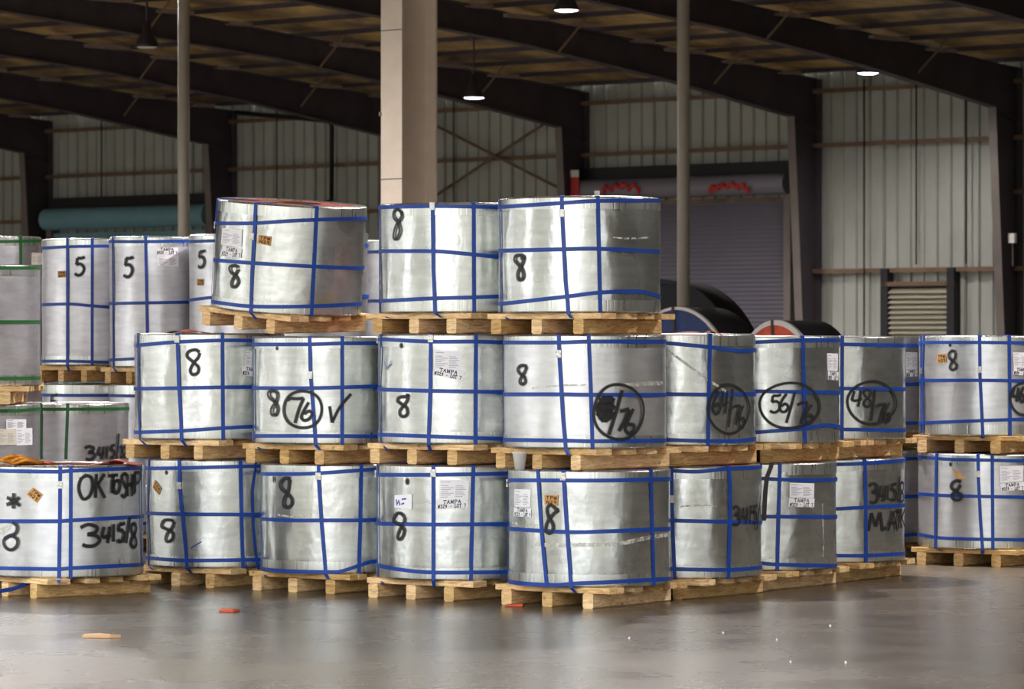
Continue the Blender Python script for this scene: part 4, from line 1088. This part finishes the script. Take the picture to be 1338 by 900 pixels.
c.band([(0,243),(175,240)]); c.vstrap([(87,222),(87,345)]); c.info([(132,290),(178,290),(178,340),(132,340)], 'cream_paper')

# =================================================================== black-wrapped coils on their sides at the back
def side_coil(px, d, r, L, nang, face, rim, label, rw=0.055):
    p = at(px, 450, d)
    root = empty('wrapped_side_coil', (p.x, p.y, 0)); tag(root, label, 'coil', 'black-wrapped coils lying on their sides')
    ax = Vector((-math.sin(nang), -math.cos(nang), 0))          # face normal
    Mt = Matrix.Translation((0,0,r)) @ ax.to_track_quat('Z','Y').to_matrix().to_4x4()
    def put(mb, nm, mat, sm=False):
        mb.v = [tuple(Mt @ Vector(v)) for v in mb.v]; return mb.build(nm, mat, root, sm)
    m = MB(); m.lathe([(r*0.3,-L),(r-0.04,-L),(r,-L+0.05),(r,-0.05),(r-0.03,0.0)], 56); put(m, 'wrapping', M['black_wrap'], True)
    m = MB(); m.lathe([(r+0.006,-0.03),(r+0.006,0.004),(r-rw,0.012),(r-rw,-0.01)], 56); put(m, 'rim', M[rim])
    m = MB(); m.lathe([(r-rw,0.002),(r*0.3,0.004),(r*0.3,-L)], 56); put(m, 'end_face', M[face])
    for k in range(4):
        a = math.pi/2 + k*math.pi/2 + 0.05; m = MB(); e = 0.03
        ca, sa = math.cos(a), math.sin(a)
        pts = [(r*0.32, 0.016), (r+0.012, 0.016), (r+0.012, -L)]
        v = []
        for (rr, z) in pts: v += [(rr*ca-e*sa, rr*sa+e*ca, z), (rr*ca+e*sa, rr*sa-e*ca, z)]
        m.add(v, [(0,1,3,2),(2,3,5,4)]); put(m, 'strap', M['dark_strap'])
    return root
side_coil(1013, 46.0, 1.10, 0.62, math.radians(64), 'orange', 'rim_white', 'side-lying coil with an orange face and white rim behind the 56/76 coil')
side_coil(884, 48.3, 1.19, 0.65, math.radians(55), 'navy', 'rim_white', 'side-lying coil with a navy blue face behind the pipe post', 0.03)
side_coil(862, 52.5, 1.40, 0.6, math.radians(40), 'black_wrap', 'black_wrap', 'big all black side-lying coil, highest of those behind the pipe post')

# =================================================================== small things
def floor_pt(px, py):
    d = CAMZ*F/(py-450.0); return Vector(((px-669)*d/F, d, 0))
# foam cup on the rim of the corner's bottom coil
dcup = 27.86; p = at(679, 614, dcup)
r = empty('foam_cup', (p.x, p.y, 1.0005)); tag(r, 'white foam cup standing on the bottom corner coil under a pallet', 'cup')
m = MB(); m.lathe([(0.0,0.002),(0.034,0.0),(0.052,0.118),(0.055,0.120),(0.055,0.126),(0.050,0.126),(0.032,0.006),(0.0,0.006)], 28); m.build('cup_wall', M['white'], r, True)
m = MB(); m.lathe([(0.0515,0.117),(0.0565,0.118),(0.0565,0.127),(0.0495,0.127)], 28); m.build('rolled_rim', M['white'], r, True)
# scraps on the floor
def scrap(name, px, py, pts, mat, label, cat, th=0.012):
    p = floor_pt(px, py); n = len(pts)
    v = [(x, y, 0.002) for x, y in pts] + [(x, y, th + 0.006*((i*5)%3)) for i, (x, y) in enumerate(pts)]
    f = [tuple(range(n-1,-1,-1)), tuple(range(n,2*n))] + [(i,(i+1)%n,n+(i+1)%n,n+i) for i in range(n)]
    o = mesh(name, v, f, mat); o.location = p; return tag(o, label, cat)
scrap('red_scrap', 300, 799, [(-.075,-.05),(.03,-.09),(.075,0.0),(.02,.08),(-.05,.05)], M['orange'], 'red plastic scrap lying alone on the floor in front of the pallets', 'scrap')
scrap('red_scrap', 672, 792, [(-.07,-.06),(.06,-.07),(.075,.05),(-.05,.07)], M['orange'], 'red plastic scrap beside the corner pallet', 'scrap')
scrap('wood_splinter', 133, 833, [(-.125,-.03),(.06,-.05),(.125,-.01),(.10,.05),(-.02,.04),(-.12,.06)], plain('raw_splinter', srgb(205,165,125), 0.8), 'pale wood splinter on the open floor', 'splinter', 0.015)
for i, (px, py, lab) in enumerate(((1015,837,'tiny white paper fleck on the floor right of centre'),(1085,819,'tiny white paper fleck on the floor under the far stack'),(945,828,'tiny white paper fleck nearest the right pallets'),(1105,867,'tiny white paper fleck in the right foreground'),(822,835,'tiny white paper fleck in front of the corner pallet'),(1033,866,'tiny white paper fleck by the dark tyre smear'))):
    a = i*1.3; scrap('paper_fleck', px, py, [(0.006*math.cos(a+k*1.26)*(1+0.4*(k%2)), 0.014*math.sin(a+k*1.26)) for k in range(5)], M['white'], lab, 'paper', 0.004)
# loose blue strap trailing at the single coil's pallet
p0 = at(-8, 776, 28.75); p1 = at(38, 762, 28.95); v = []
for t in range(9):
    q = p0.lerp(p1, t/8.) + Vector((0,0,0.006*math.sin(t))); v += [q+Vector((0,0,0.016)), q-Vector((0,0,0.016)), q+Vector((0,0.003,-0.016)), q+Vector((0,0.003,0.016))]
f = []
for i in range(8):
    for k in range(4): f.append((4*i+k, 4*i+(k+1)%4, 4*i+4+(k+1)%4, 4*i+4+k))
tag(mesh('loose_strap', v, f, M['blue']), 'loose blue strap end hanging across the OK TO SHIP pallet', 'strap')
# orange rope bundle and red sheet on top of the single coil
zt = 0.15+0.845
r = empty('rope_bundle', (at(18,600,29.2).x, 29.1, zt)); tag(r, 'bundle of orange rope lying on top of the OK TO SHIP coil', 'rope')
for k in range(7):
    m = MB(); pts = []
    for t in range(13):
        a = t*0.55+k*0.9; pts.append((-0.12+0.34*t/12.*(1 if k%2 else 0.85)-0.03*k+0.05, 0.05*math.sin(a)+0.03*k-0.08, 0.022+0.012*(k%3)+0.014*math.cos(a*1.3)+0.012*(1-abs(t/6.-1))))
    m.tube(pts, 0.013, 7); m.build('rope_strand', M['rope'], r, True)
def cloth(name, cx, cy, z, wx, wy, amp, mat, label, cat, seed):
    rs = np.random.RandomState(seed); n = 10; v = []; f = []; ph = rs.uniform(0,6,4)
    for j in range(n+1):
        for i in range(n+1):
            a, b = i/n-0.5, j/n-0.5
            v.append((cx+a*wx*(1+0.15*math.sin(5*b+ph[0])), cy+b*wy*(1+0.2*math.sin(4*a+ph[1])), z+0.004+amp*(0.5+0.5*math.sin(7*a+ph[2])*math.cos(6*b+ph[3]))*(1-4*a*a)))
    for j in range(n):
        for i in range(n): k = j*(n+1)+i; f.append((k,k+1,k+n+2,k+n+1))
    o = mesh(name, v, f, mat, None, True); md = o.modifiers.new('thickness','SOLIDIFY'); md.thickness = 0.003
    return tag(o, label, cat)
cloth('red_plastic_sheet', at(155,600,29.3).x, 29.25, zt, 0.34, 0.4, 0.035, M['orange'], 'crumpled red plastic sheet on top of the OK TO SHIP coil', 'plastic sheet', 3)
cloth('red_plastic_sheet', at(42,600,29.3).x, 29.35, zt, 0.3, 0.3, 0.03, M['orange'], 'crumpled red plastic sheet beside the orange rope', 'plastic sheet', 4)
cloth('red_plastic_sheet', at(246,432,30.6).x, 30.45, 1.008+0.992, 0.34, 0.4, 0.03, M['orange'], 'crumpled red plastic sheet under the tilted pallet', 'plastic sheet', 5)
cloth('yellow_scrap', at(928,432,29.1).x, 28.95, 0.998+0.15+0.845, 0.12, 0.14, 0.02, M['rope'], 'small torn yellow scrap on top of the 64/76 coil', 'scrap', 6)
cloth('brown_sheet', at(905,432,29.3).x, 29.3, 0.998+0.15+0.845, 0.5, 0.6, 0.014, M['red_cover'], 'rust brown sheet bulging on top of the 64/76 coil', 'sheet', 8)
